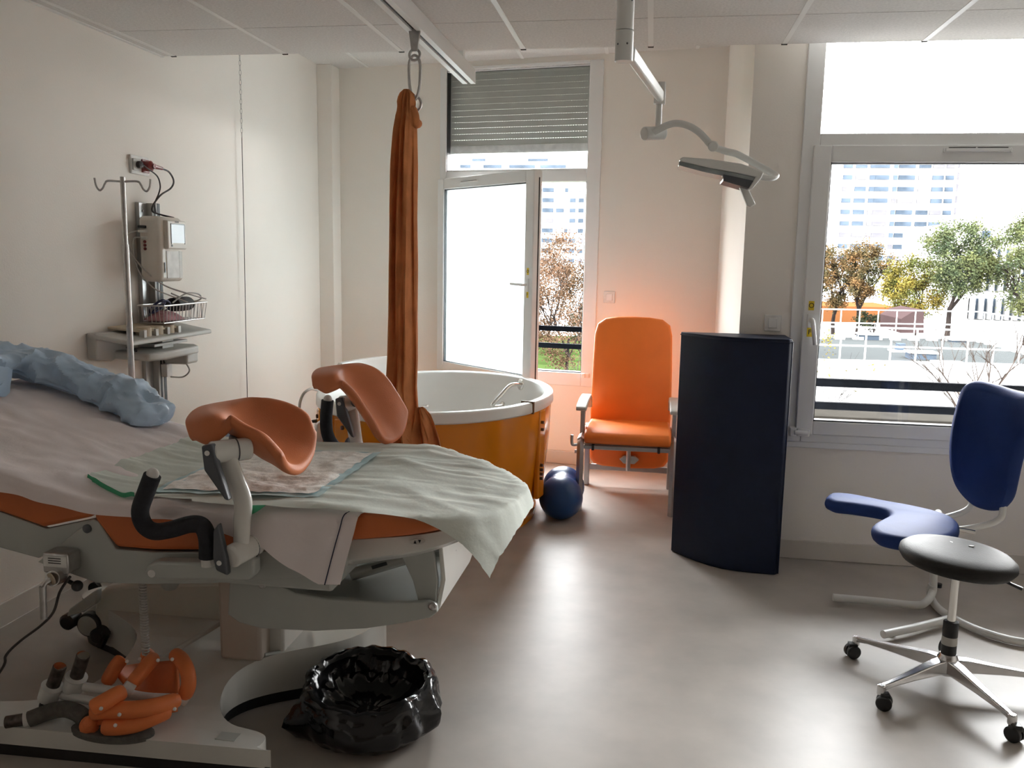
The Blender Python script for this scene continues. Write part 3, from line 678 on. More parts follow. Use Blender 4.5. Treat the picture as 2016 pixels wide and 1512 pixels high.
# foot section shell
FP = [(-.85, .705), (-.49, .757), (-.455, .745), (-.49, .70), (-.60, .672), (-.75, .640), (-.85, .618)]
b = MB(); rg = []
for x in [lerp(-.85, -.44, i/16) for i in range(17)]:
    zt_ = interp([(-.85, .705), (-.49, .752), (-.44, .752)], x); zb2 = interp([(-.85, .618), (-.75, .640), (-.60, .672), (-.49, .706), (-.44, .735)], x)
    y0_, y1_ = CY_-max(.02, half_width(x, False)-.05), CY_+max(.02, half_width(x, True)-.05)
    rg.append([V((x, y0_, zt_)), V((x, y0_, lerp(zb2, zt_, .3))), V((x, y0_+.03, zb2)), V((x, y1_-.03, zb2)), V((x, y1_, lerp(zb2, zt_, .3))), V((x, y1_, zt_))])
b.rings(rg); b.build('foot_shell', 'bedwhite', bed, ang=50)
pw = MB(); c = P(822, 1066, Y=YN+.0445); pw.rings([[c+V((math.cos(a)*.022, -d, math.sin(a)*.0085+math.cos(a)*.0028)) for a in [2*PI*k/28 for k in range(28)]] for d in (-.002, .0015)]); key = pw.build('key_label', 'device2', bed)
for dx, sg in ((-.0065, 1), (.0065, -1)):
    b = MB(); cc = c + V((dx, -.0022, dx*.12)); b.prism([cc+V((-.0042, 0, -.005*sg)), cc+V((.0042, 0, -.005*sg)), cc+V((0, 0, .005*sg))], (0, -.0006, 0)); b.build('arrow', 'ink', key)
# lifting arm of the foot section: two plates joined by a floor
AP = [P(x, y, Y=2.33) for x, y in ((452, 1134), (520, 1132), (548, 1150), (580, 1168), (640, 1178), (720, 1184), (800, 1187), (842, 1184), (858, 1192), (861, 1206), (846, 1217), (790, 1228), (720, 1238), (620, 1243), (515, 1238), (470, 1226), (448, 1210))]
for y in (2.33, 2.80):
    b = MB(); b.prism([(p.x, y, p.z) for p in AP], (0, .022, 0)); b.build('lift_arm', 'bedgrey', bed, bevel=.004)
b = MB(); b.prism([(-1.20, 2.352, .40), (-.62, 2.352, .455), (-.62, 2.352, .47), (-1.20, 2.352, .45)], (0, .45, 0)); b.build('arm_floor', 'bedgrey', bed)
for x, y in ((517, 1150), (852, 1193)):
    b = MB(); b.lathe([(.013, 0), (.013, .005), (.009, .008), (.005, .006)], P(x, y, Y=2.331), 16, (0, -1, 0)); b.build('bolt', 'steel', bed)
# foot bracket: side leaf plus shiny front plate
LP = [(-.70, .665), (-.575, .69), (-.545, .655), (-.535, .60), (-.595, .455), (-.625, .455)]
for y in (2.356, 2.765):
    b = MB(); b.prism([(x, y, z) for x, z in [(-.705, .645), (-.60, .66), (-.585, .56), (-.59, .475), (-.615, .457), (-.64, .475), (-.66, .55)]], (0, .018, 0)); b.build('bracket_leaf', 'bedgrey', bed, bevel=.003)
b = MB(); b.prism([(-.585, 2.362, .66), (-.575, 2.776, .66), (-.545, 2.776, .585), (-.588, 2.776, .465), (-.592, 2.362, .465), (-.578, 2.362, .56)], (.012, 0, 0)); b.build('bracket_front', 'bedwhite', bed, bevel=.004)
b = MB(); b.box((-.574, 2.50, .60), (-.562, 2.512, .655)); b.build('bracket_slot', 'slot', bed)
b = MB(); b.cyl((-.92, 2.56, .475), (-.68, 2.56, .565), .020); b.build('gas_strut', 'bedwhite', bed)
b = MB(); b.cyl((-.68, 2.56, .565), (-.63, 2.56, .584), .009); b.build('strut_rod', 'steel', bed)
b = MB(); b.obox((-.845, 2.5395, .505), (.05, 0, .0187), (0, -.001, 0), (-.004, 0, .011)); b.build('strut_label', 'darkgrey', bed)
# column
b = MB(); b.box((-1.36, 2.50, .17), (-1.215, 2.82, .56)); b.build('column', 'bedbeige', bed, bevel=.012)
b = MB(); b.box((-1.225, 2.57, .165), (-1.165, 2.84, .32)); b.build('column_sleeve', 'bedwhite', bed, bevel=.01)
# base: glossy moulded plate with bays
BO = [(-2.32, 2.095), (-1.12, 2.135), (-1.065, 2.15), (-1.06, 2.20), (-1.10, 2.225), (-1.19, 2.245), (-1.255, 2.30), (-1.285, 2.39), (-1.265, 2.47), (-1.20, 2.54), (-1.08, 2.62), (-.99, 2.70), (-.94, 2.80), (-.93, 2.92), (-.98, 2.965),
      (-1.4, 2.985), (-2.0, 2.985), (-2.12, 2.93), (-2.10, 2.84), (-1.92, 2.75), (-1.74, 2.62), (-1.68, 2.50), (-1.70, 2.38), (-1.78, 2.29), (-1.95, 2.235), (-2.32, 2.21)]
BOs = [V((p.x, p.y, 0)) for p in smooth_path([V((x, y, 0)) for x, y in BO] + [V((*BO[0], 0))], 4)][:-1]
def inset(pts, d):
    out = []; n = len(pts)
    for i in range(n):
        t = (pts[(i+1) % n]-pts[i-1]).normalized(); out.append(pts[i] + V((-t.y, t.x, 0))*d)
    return out
b = MB(); b.prism([V((p.x, p.y, .042)) for p in BOs], (0, 0, .056))
for yc in (2.20, 2.25, 2.30, 2.35, 2.40, 2.45, 2.50, 2.55, 2.60, 2.65):
    bmesh.ops.bisect_plane(b.bm, geom=b.bm.verts[:]+b.bm.edges[:]+b.bm.faces[:], plane_co=(0, yc, 0), plane_no=(0, 1, 0))
for v_ in b.bm.verts:
    if v_.co.z > .07: k_ = min(1, max(0, (v_.co.y-2.19)/.42)); v_.co.z += .085*k_*k_*(3-2*k_)
base = b.build('base', 'bedwhite', bed, bevel=.03, seg=5)
b = MB(); b.rings([[V((p.x, p.y, z)) for p in inset(BOs, d)] for z, d in ((.0, .012), (.046, .004))]); b.build('base_bumper', 'black', bed)
b = MB(); b.tube([(-1.215, 2.53, .184), (-1.19, 2.555, .180), (-1.165, 2.60, .178)], .006, 8); b.build('base_seam', 'bedgrey', bed)
b = MB(); b.prism([P(x, y, Y=2.76) for x, y in ((178, 1262), (186, 1175), (205, 1158), (260, 1148), (446, 1143), (449, 1282), (300, 1275), (245, 1290))], (0, .22, 0)); b.build('shroud', 'bedcream', bed, bevel=.02, seg=3)
b = MB(); b.obox((-1.20, 2.165, .0975), (.06, .0, 0), (0, .04, 0), (0, 0, .002)); b.build('base_patch', 'bedgrey', bed)
# castor near the head end
_c = P(178, 1228, Y=2.76); CX, CY, CZ = _c.x, 2.76, max(.075, _c.z)
b = MB(); b.cyl((CX, CY-.018, CZ), (CX, CY+.02, CZ), .046, n=32); wh = b.build('castor', 'black', bed, bevel=.006)
b = MB(); b.lathe([(.038, 0), (.038, .003), (.032, .006)], (CX, CY-.018, CZ), 28, (0, -1, 0)); b.build('hub_cap', 'bedgrey', wh)
b = MB(); b.prism([P(x, y, Y=CY-.05) for x, y in ((192, 1160), (182, 1166), (135, 1200), (130, 1215), (165, 1205), (190, 1190))], (0, .03, 0)); b.build('castor_bracket', 'bedgrey', bed, bevel=.006)
for dx, dz in ((-.07, .10), (.05, .055)):
    b = MB(); b.rings([[V((CX+dx+s*math.cos(a)*.030, CY-.045+.07*t, max(.03, CZ-.085+dz)+s*math.sin(a)*.03)) for a in [2*PI*k/18 for k in range(18)]] for t, s in ((0, .7), (.12, 1), (.85, 1), (1, .7))]); b.build('brake_pedal', 'black', bed)
b = MB(); b.tube([(CX+.05, CY-.02, .05), (CX+.085, CY-.03, .11)], .016, 10); b.build('pedal_arm', 'black', bed)
b = MB(); b.rings([[P(335, 1150, Y=2.5)+V((math.cos(a)*.03*s, math.sin(a)*.03*s, z)) for a in [2*PI*k/16 for k in range(16)]] for z, s in ((.06, 1), (.0, 1), (-.015, .7))]); b.build('under_bracket', 'bedgrey', bed)
b = MB(); b.ball((-1.59, 2.13, .548), .016); b.tube([(-1.66, 2.16, .556), (-1.59, 2.13, .548)], .006, 8); b.build('release_knob', 'black', bed)
# steel rail clamp with bent lever, hanging at near side
b = MB(); b.box((-1.685, 2.115, .585), (-1.605, 2.175, .645)); cl = b.build('rail_clamp', 'steel', bed, bevel=.006)
b = MB(); b.obox((-1.68, 2.1145, .606), (.072, 0, 0), (0, -.001, 0), (0, 0, .032)); lb = b.build('clamp_label', 'label', cl)
b = MB()
for z in (.630, .623, .616): b.box((-1.665, 2.113, z), (-1.625, 2.1136, z+.0025))
b.build('print', 'ink', cl)
b = MB(); b.cyl((-1.64, 2.13, .575), P(103, 1139, Y=2.09), .022, n=22); b.build('clamp_barrel', 'steel', cl)
b = MB(); b.cyl(P(103, 1139, Y=2.09), P(99, 1141, Y=2.085), .018, n=18); b.build('barrel_ring', 'wood', cl)
b = MB(); b.tube([P(102, 1139, Y=2.09), P(90, 1147, Y=2.075), P(85, 1155, Y=2.07)], .0075, 10); b.tube([P(84, 1154, Y=2.07), P(86, 1218, Y=2.07)], .0095, 12); b.build('clamp_lever', 'steel', cl)
b = MB()
pts = []
for i in range(240): a = i*.9; pts.append((-1.535+.010*math.cos(a), 2.36+.010*math.sin(a), .545-.0013*i))
b.tube(pts, .0035, 6); b.tube(smooth_path([(-1.535, 2.37, .24), (-1.53, 2.40, .205), (-1.50, 2.46, .205), (-1.44, 2.56, .23), (-1.40, 2.63, .25)], 6), .009, 8); b.build('coiled_cord', 'device2', bed)

# leg rests, one each side
def leg_rest(side):
    near = side < 0
    yb = 2.105 if near else 3.065
    lr = []
    if near:
        J0 = P(475, 1088, Y=yb); K = P(470, 985, Y=yb); J1 = P(445, 897, Y=yb)
    else:
        J0 = P(712, 905, Y=yb); K = P(694, 862, Y=yb); J1 = P(690, 800, Y=yb)
    y = yb
    post = MB(); path = smooth_path([J0, lerp(J0, K, .55)+V((.006, 0, 0)), K+V((.012, 0, 0)), lerp(K, J1, .5)+V((.006, 0, 0)), J1], 6)
    rings = []
    for i, p in enumerate(path):
        t = (path[min(i+1, len(path)-1)]-path[max(i-1, 0)]).normalized(); n_ = V((t.z, 0, -t.x)); w = lerp(.022, .030, i/len(path))
        rings.append([p + n_*(math.cos(a)*w) + V((0, math.sin(a)*.017, 0)) for a in [2*PI*k/16 for k in range(16)]])
    post.rings(rings); root = post.build('leg_rest', 'bedwhite', bed, ang=60); root['label'] = 'near leg rest' if near else 'far leg rest'
    sg = -1 if near else 1
    b = MB(); b.cyl(J0+V((-.012, -.040, .0)), J0+V((.02, .055, .012)), .032, n=24); b.build('lower_joint', 'bedwhite', root, bevel=.008, seg=3)
    b = MB(); b.cyl(J1+V((-.03, -.030, .012)), J1+V((.045, .05, .012)), .031, n=24); b.build('upper_joint', 'bedwhite', root, bevel=.008, seg=3)
    for J in (J0, J1):
        b = MB(); b.lathe([(.0325, -.0015), (.0335, 0), (.0325, .0015)], J+(V((.012, .033, .008)) if J is J0 else V((.018, .02, .012))), 24, V((.032, .095, .012)) if J is J0 else V((.075, .08, 0))); b.build('joint_seam', 'darkgrey', root)
    for J, L in ((J0, .145), (J1, .13)):
        b = MB(); o = J+V((-.035, -.03, .0))
        if J is J0: pr = [(-.012, .03-.065), (.022, -.048), (.018, .0), (-.002, .095), (-.016, .075), (-.020, .0)]
        else: o = o+V((.012, 0, .006)); pr = [(-.018, .03), (.012, .036), (.02, .0), (.055, -.115), (.044, -.112), (-.012, -.035)]
        b.prism([o+V((x, 0, z)) for x, z in pr], (0, -.026, 0)); b.build('clamp_lever', 'darkgrey', root, bevel=.006)
        b = MB(); b.lathe([(.007, 0), (.007, .002)], o+V((0, -.0265, -.012 if J is J0 else .012)), 12, (0, -1, 0)); b.build('rivet', 'label', root)
    # cradle: padded saddle shaped gutter
    if near:
        SEC = [[(557, 888, 2.17), (568, 900, 2.21), (590, 899, 2.27), (613, 880, 2.35), (621, 848, 2.39)], [(526, 854, 2.16), (537, 872, 2.21), (560, 874, 2.27), (590, 852, 2.35), (606, 820, 2.39)],
               [(487, 834, 2.15), (498, 848, 2.21), (520, 846, 2.27), (550, 823, 2.35), (567, 797, 2.39)], [(452, 815, 2.14), (460, 822, 2.20), (478, 816, 2.27), (505, 798, 2.35), (525, 784, 2.39)],
               [(434, 852, 2.12), (428, 815, 2.15), (440, 802, 2.27), (470, 787, 2.35), (492, 781, 2.39)], [(405, 872, 2.11), (396, 822, 2.13), (408, 800, 2.26), (435, 790, 2.35), (458, 790, 2.40)],
               [(376, 862, 2.13), (368, 828, 2.15), (382, 806, 2.26), (405, 797, 2.34), (430, 803, 2.40)]]
    else:
        SEC = [[(745, 840, 2.90), (757, 851, 2.93), (775, 851, 2.98), (796, 835, 3.04), (803, 806, 3.09)], [(730, 812, 2.89), (742, 822, 2.93), (757, 816, 2.98), (780, 796, 3.04), (788, 780, 3.09)],
               [(705, 775, 2.88), (715, 781, 2.93), (728, 775, 2.98), (750, 752, 3.04), (762, 742, 3.09)], [(676, 748, 2.87), (684, 745, 2.92), (697, 742, 2.98), (722, 724, 3.04), (737, 722, 3.09)],
               [(662, 762, 2.85), (661, 735, 2.87), (672, 724, 2.98), (697, 716, 3.04), (710, 714, 3.09)], [(638, 770, 2.84), (640, 738, 2.86), (648, 722, 2.98), (675, 716, 3.04), (688, 716, 3.09)],
               [(618, 760, 2.86), (617, 738, 2.88), (627, 724, 2.98), (650, 722, 3.04), (668, 722, 3.09)]]
    cols = [smooth_path([P(x, y, Y=y_) for x, y, y_ in sec], 4) for sec in SEC]
    rows = [smooth_path([c[k] for c in cols], 4) for k in range(len(cols[0]))]
    nu_, nv_ = len(rows[0])-1, len(rows)-1
    def cr(u, v):
        p = rows[round(v*nv_)][round(u*nu_)].copy()
        p.z -= .040*math.sin(PI*v)**1.2*(interp([(0, .55), (.25, 1), (.5, .7), (.62, .1), (1, 0)], u))
        return p
    # close the pad: upper skin plus an offset lower skin joined round the rim
    up_ = [[cr(i/nu_, j/nv_) for j in range(nv_+1)] for i in range(nu_+1)]
    def nrm(i, j):
        a_ = up_[min(i+1, nu_)][j]-up_[max(i-1, 0)][j]; c_ = up_[i][min(j+1, nv_)]-up_[i][max(j-1, 0)]; q = a_.cross(c_)
        return q.normalized() if q.length > 1e-9 else V((0, 0, 1))
    mid = nrm(nu_//3, nv_//2); sgn_ = 1 if mid.z > 0 else -1
    TH = .030
    b = MB(); rings_ = []
    lo_ = [[up_[i][j]-nrm(i, j)*sgn_*TH for j in range(nv_+1)] for i in range(nu_+1)]
    def rounded(i):
        r_ = list(up_[i]); l_ = list(reversed(lo_[i])); e1 = (up_[i][-1]+lo_[i][-1])/2 + (up_[i][-1]-up_[i][-2]).normalized()*TH*.5; e0 = (up_[i][0]+lo_[i][0])/2 + (up_[i][0]-up_[i][1]).normalized()*TH*.5
        return r_+[e1]+l_+[e0]
    for i in range(nu_+1): rings_.append(rounded(i))
    def endcap(i, k, lf, ps):
        r_ = rounded(i); n2 = len(r_); t_ = (sum(rounded(i), V())-sum(rounded(i+k), V()))/n2; t_.normalize(); out = []
        h = nv_+1
        for q_ in range(n2):
            if q_ < h: o_ = r_[2*h-q_] if q_ > 0 or True else r_[q_]
            elif q_ == h: o_ = r_[q_]
            elif q_ < 2*h+1: o_ = r_[2*h-q_]
            else: o_ = r_[q_]
            out.append(r_[q_].lerp(o_, lf)+t_*TH*ps)
        return out
    rings_ = [endcap(0, 1, .5, .50), endcap(0, 1, .16, .42)]+rings_+[endcap(nu_, -1, .16, .42), endcap(nu_, -1, .5, .50)]
    b.rings(rings_, True, False); bmesh.ops.remove_doubles(b.bm, verts=b.bm.verts, dist=1e-5); cv = b.build('leg_cradle', 'orangeL', root, subsurf=1, ang=180)
    m_ = P(462, 862, Y=2.20) if near else P(702, 775, Y=2.97)
    b = MB(); b.tube([J1+V((.02, .01*-sg, .015)), m_], .016, 12); b.build('cradle_stem', 'darkgrey', root)
    # padded hand grip
    if near: hp = [P(x, y, Y=2.08) for x, y in ((300, 936), (288, 968), (276, 1005), (283, 1032), (303, 1046), (335, 1043), (375, 1032), (398, 1036), (408, 1060), (409, 1098))]
    else: hp = [P(x, y, Y=3.09) for x, y in ((645, 788), (642, 825), (645, 855), (658, 878), (690, 900), (720, 915), (725, 950))]
    b = MB(); sp = smooth_path(hp, 6); b.tube(sp, .0235, 16); gr = b.build('hand_grip', 'foam', bed); gr['label'] = 'black foam hand grip'
    b = MB(); b.ball(hp[0]+V((.001, 0, .004)), .017, 14, 8); b.build('grip_end', 'label', gr)
    b = MB(); b.cyl(hp[-1], hp[-1]+V((.001, 0, -.022)), .019); b.build('grip_socket', 'bedwhite', gr)
    # carrier beam
    if near: q = [P(x, y, Y=2.11) for x, y in ((283, 1130), (290, 1112), (308, 1106), (440, 1110), (490, 1095), (500, 1105), (500, 1133), (490, 1143), (300, 1143))]
    else: q = [V((p[0], 3.03, p[1])) for p in ((-1.36, .60), (-1.35, .64), (-.92, .65), (-.90, .69), (-.85, .69), (-.85, .60), (-1.34, .585))]
    b = MB(); b.prism(q, (0, .045, 0)); cb = b.build('carrier_beam', 'bedwhite' if False else 'bedgrey', bed, bevel=.008, seg=3)
    if near: b = MB(); b.lathe([(.011, 0), (.011, .003)], P(299, 1129, Y=2.11), 14, (0, -1, 0)); b.build('beam_cap', 'label', cb)
leg_rest(-1); leg_rest(1)

# ------------------------------------------------------------------ linen on the bed
import bisect
def near_out(x, y):
    best = None
    for i in range(len(OUT)-1):
        ax_, ay_ = OUT[i]; bx_, by_ = OUT[i+1]; dx, dy = bx_-ax_, by_-ay_; L = dx*dx+dy*dy
        if L == 0: continue
        t = max(0, min(1, ((x-ax_)*dx+(y-ay_)*dy)/L)); px, py = ax_+dx*t, ay_+dy*t; d = (x-px)**2+(y-py)**2
        if best is None or d < best[0]: best = (d, px, py)
    return best
def inside(x, y):
    if x < -2.42 or x > -.39: return False
    return -half_width(x, False) < y-CY_ < half_width(x, True)
def cloth(x, y, off, amp=.006, seed=0, r=.02, spread=.12, fold=0):
    wr = amp*(fn(x*5, y*9, seed)+.6*fn(x*13, y*17, seed+3)) + amp*.9*max(0, ridge(x*2.2+y*.6, y*7, seed+7)-.55)
    if inside(x, y): return V((x, y, top(x)+off+max(wr, -off*.4)))
    d2, px, py = near_out(x, y); d = math.sqrt(d2)
    n_ = V((x-px, y-py, 0)); n_ = n_.normalized() if d > 1e-6 else V((0, -1, 0))
    a = min(d/r, 1.42); out = r*math.sin(a) + max(0, d-1.42*r)*spread; drop = r*(1-math.cos(a)) + max(0, d-1.42*r)*.985
    q = V((px, py, top(px)+off)) + n_*(out+off) - V((0, 0, drop))
    q += n_*(fold*fn(px*9, py*9, seed+2)*min(1, d/.05)) + V((0, 0, wr*.3))
    return q
hs = [(-2.4, .065), (-1.85, .065), (-1.56, .045), (-1.43, .045), (-1.22, .055), (-1.12, .085), (-1.02, .115), (-.95, .165), (-.86, .205), (-.74, .205)]
def sheet(u, v):
    xe = lerp(-.80, -.735, min(1, v*4))
    x = lerp(-2.40, xe, u); y0 = YN-interp(hs, x); y = lerp(y0, YF+.06, v)
    p = cloth(x, y, .005, .012, 1, fold=.022)
    if p.z > top(p.x)-.01: p.z += (.016*max(0, ridge(x*1.3+y*1.8, y*3.2+x*.8, 4)-.5)+.012*max(0, ridge(x*1.1+y*2.6, y*5+x, 14)-.6))*min(1, max(0, (-x-.9)/.4))
    return p
t_sheet = MB(); t_sheet.grid(sheet, 110, 70); sh_o = tag(t_sheet.build('bed_sheet', 'sheet', None, ang=80), 'pale lilac white sheet spread over the bed mattress with navy stitched hem', 'sheet')
b = MB(); pts = [sheet(.975, v)+V((.0, -.0035, 0)) for v in [i/60*.30 for i in range(0, 61)]]; b.tube(pts, .0016, 5); b.build('hem_stitch', 'hem', sh_o)
def drape(u, v):
    x = lerp(-1.645, -.325, u); y0 = interp([(-1.65, 2.29), (-1.46, 2.195), (-1.2, 2.165), (-.77, 2.155), (-.6, 2.165), (-.45, 2.16), (-.3, 2.15)], x); y = lerp(y0, 2.965, v)
    if inside(x, y): pass
    p = cloth(x, y, .021, .004, 5, spread=.30, fold=.012)
    return p + V((0, 0, .030*max(0, ridge(x*.7, y*6.5, 8)-.80)+.030*max(0, ridge(x*1.5+y, y*3-x, 18)-.85)+.02*max(0, ridge(x*1.2, y*12, 28)-.85)))
b = MB(); b.grid(drape, 100, 64); dr = tag(b.build('surgical_drape', 'drape', None, ang=80), 'pale green disposable drape laid over bed and hanging off foot end', 'drape')
b = MB(); b.grid(lambda u, v: drape(.0+.16*u, 0)+V((-.004*(1-v), -.012*(1-u*.7)*v-.002, -.012*v+.002)), 20, 3); b.build('green_backing', 'green', dr)
b = MB(); b.grid(lambda u, v: drape(.42+.06*u, 0)+V((0, -.022*v*math.sin(PI*u)-.002, -.02*v*math.sin(PI*u)+.001)), 12, 3); b.build('green_backing', 'green', dr)
def padf(off, amp, m, seed):
    def f(u, v):
        x = lerp(-1.40+m, -.895-m, u); y = lerp(2.215+m, 2.79-m, v)
        e = min(u, 1-u, v, 1-v)
        return V((x+.006*fn(y*14, 1, seed), y+.008*fn(x*14, 2, seed), top(x)+off+amp*(fn(x*11, y*16, seed)+.7*fn(x*27, y*31, seed))+.006*max(0, ridge(x*5, y*5, seed)-.6)*2*min(1, e*12)))
    return f
b = MB(); b.grid(padf(.030, .003, 0, 11), 50, 50); pdo = tag(b.build('absorbent_pad', 'padblue', None, ang=80), 'crinkled white absorbent pad with pale blue border on green drape', 'pad')
b = MB(); b.grid(padf(.0335, .0055, .022, 11), 80, 80); b.build('fleece', 'pad', pdo, ang=80)
# blue covered pillow across the far head corner
path = smooth_path([(-1.785, 2.90, .875), (-1.83, 2.915, .895), (-1.95, 2.955, .945), (-2.10, 2.965, 1.0), (-2.24, 2.94, 1.045), (-2.36, 2.86, 1.085), (-2.40, 2.70, 1.085), (-2.40, 2.52, 1.07)], 14)
rg = []; m = len(path)
for i, p in enumerate(path):
    t = (path[min(i+1, m-1)]-path[max(i-1, 0)]).normalized(); side = V((-t.y, t.x, 0)).normalized(); upv = side.cross(t); upv = upv if upv.z > 0 else -upv
    f = i/(m-1); w = interp([(0, .012), (.03, .045), (.12, .085), (.35, .10), (.7, .105), (1, .09)], f); h = interp([(0, .008), (.03, .028), (.12, .052), (.35, .060), (.6, .058), (1, .055)], f)
    ring = []
    for k in range(64):
        a = 2*PI*k/64; c, s_ = math.cos(a), math.sin(a)
        q = p + side*(w*math.copysign(abs(c)**.8, c)) + upv*(h*math.copysign(abs(s_)**.8, s_))
        cr_ = .022*max(0, ridge(q.x*6+q.y*4, q.y*7, q.z*8)-.3)-.042*abs(fn(q.x*10, q.y*11, q.z*10))-.022*abs(fn(q.x*22, q.y*25, q.z*22)) + .014*fn(q.x*6, q.y*6, q.z*6+4)+.008
        dirv = (q-p).normalized(); q = q + dirv*cr_*(1 if s_ > -.6 else .3)
        q.z = max(q.z, top(q.x)+.012 if q.y < YF else top(q.x)-.01); ring.append(q)
    rg.append(ring)
b = MB(); b.rings(rg); pl_ = tag(b.build('pillow', 'pillow', None, ang=28), 'pillow in crinkled blue plastic cover at head of the bed', 'pillow')
def flap(u, v):
    a = V((-2.31, 2.84, 1.11)).lerp(V((-2.37, 2.50, 1.10)), u); c = V((-2.27, 2.74, top(-2.27)+.02)).lerp(V((-2.22, 2.46, top(-2.22)+.02)), u)
    q = a.lerp(c, v); q.z += .03*math.sin(PI*v)+.02*fn(u*5, v*5, 9)-.012*abs(fn(u*9, v*9, 3)); q.z = max(q.z, top(q.x)+.012); return q
b = MB(); b.grid(flap, 24, 20); b.build('cover_flap', 'pillow', pl_, ang=30)
# handset at the far rail
t = thing('bed_handset', 'small pale blue and white bed handset hooked at far mattress edge', 'handset', (-1.62, 3.04, .78))
b = MB(); b.obox((-1.665, 3.035, .77), (.075, .0, -.015), (0, .03, 0), (.02, 0, .085)); b.build('shell', 'pillow', t, bevel=.008, seg=3)
b = MB(); b.obox((-1.648, 3.033, .80), (.05, 0, -.01), (0, .003, 0), (.010, 0, .042)); b.build('face', 'label', t, bevel=.002)
# black cord from the rail clamp to the floor
b = MB(); b.tube(smooth_path([(-1.61, 2.13, .575), P(118, 1165, Y=2.12), P(105, 1205, Y=2.12), P(80, 1232, Y=2.12), P(40, 1262, Y=2.12), P(12, 1290, Y=2.1), P(-5, 1330, Y=2.08), (-2.02, 2.02, .02), (-2.1, 1.9, .006)], 8), .0038, 8)
tag(b.build('black_cord', 'cable'), 'thin black cord hanging from the steel clamp down to floor', 'cord')

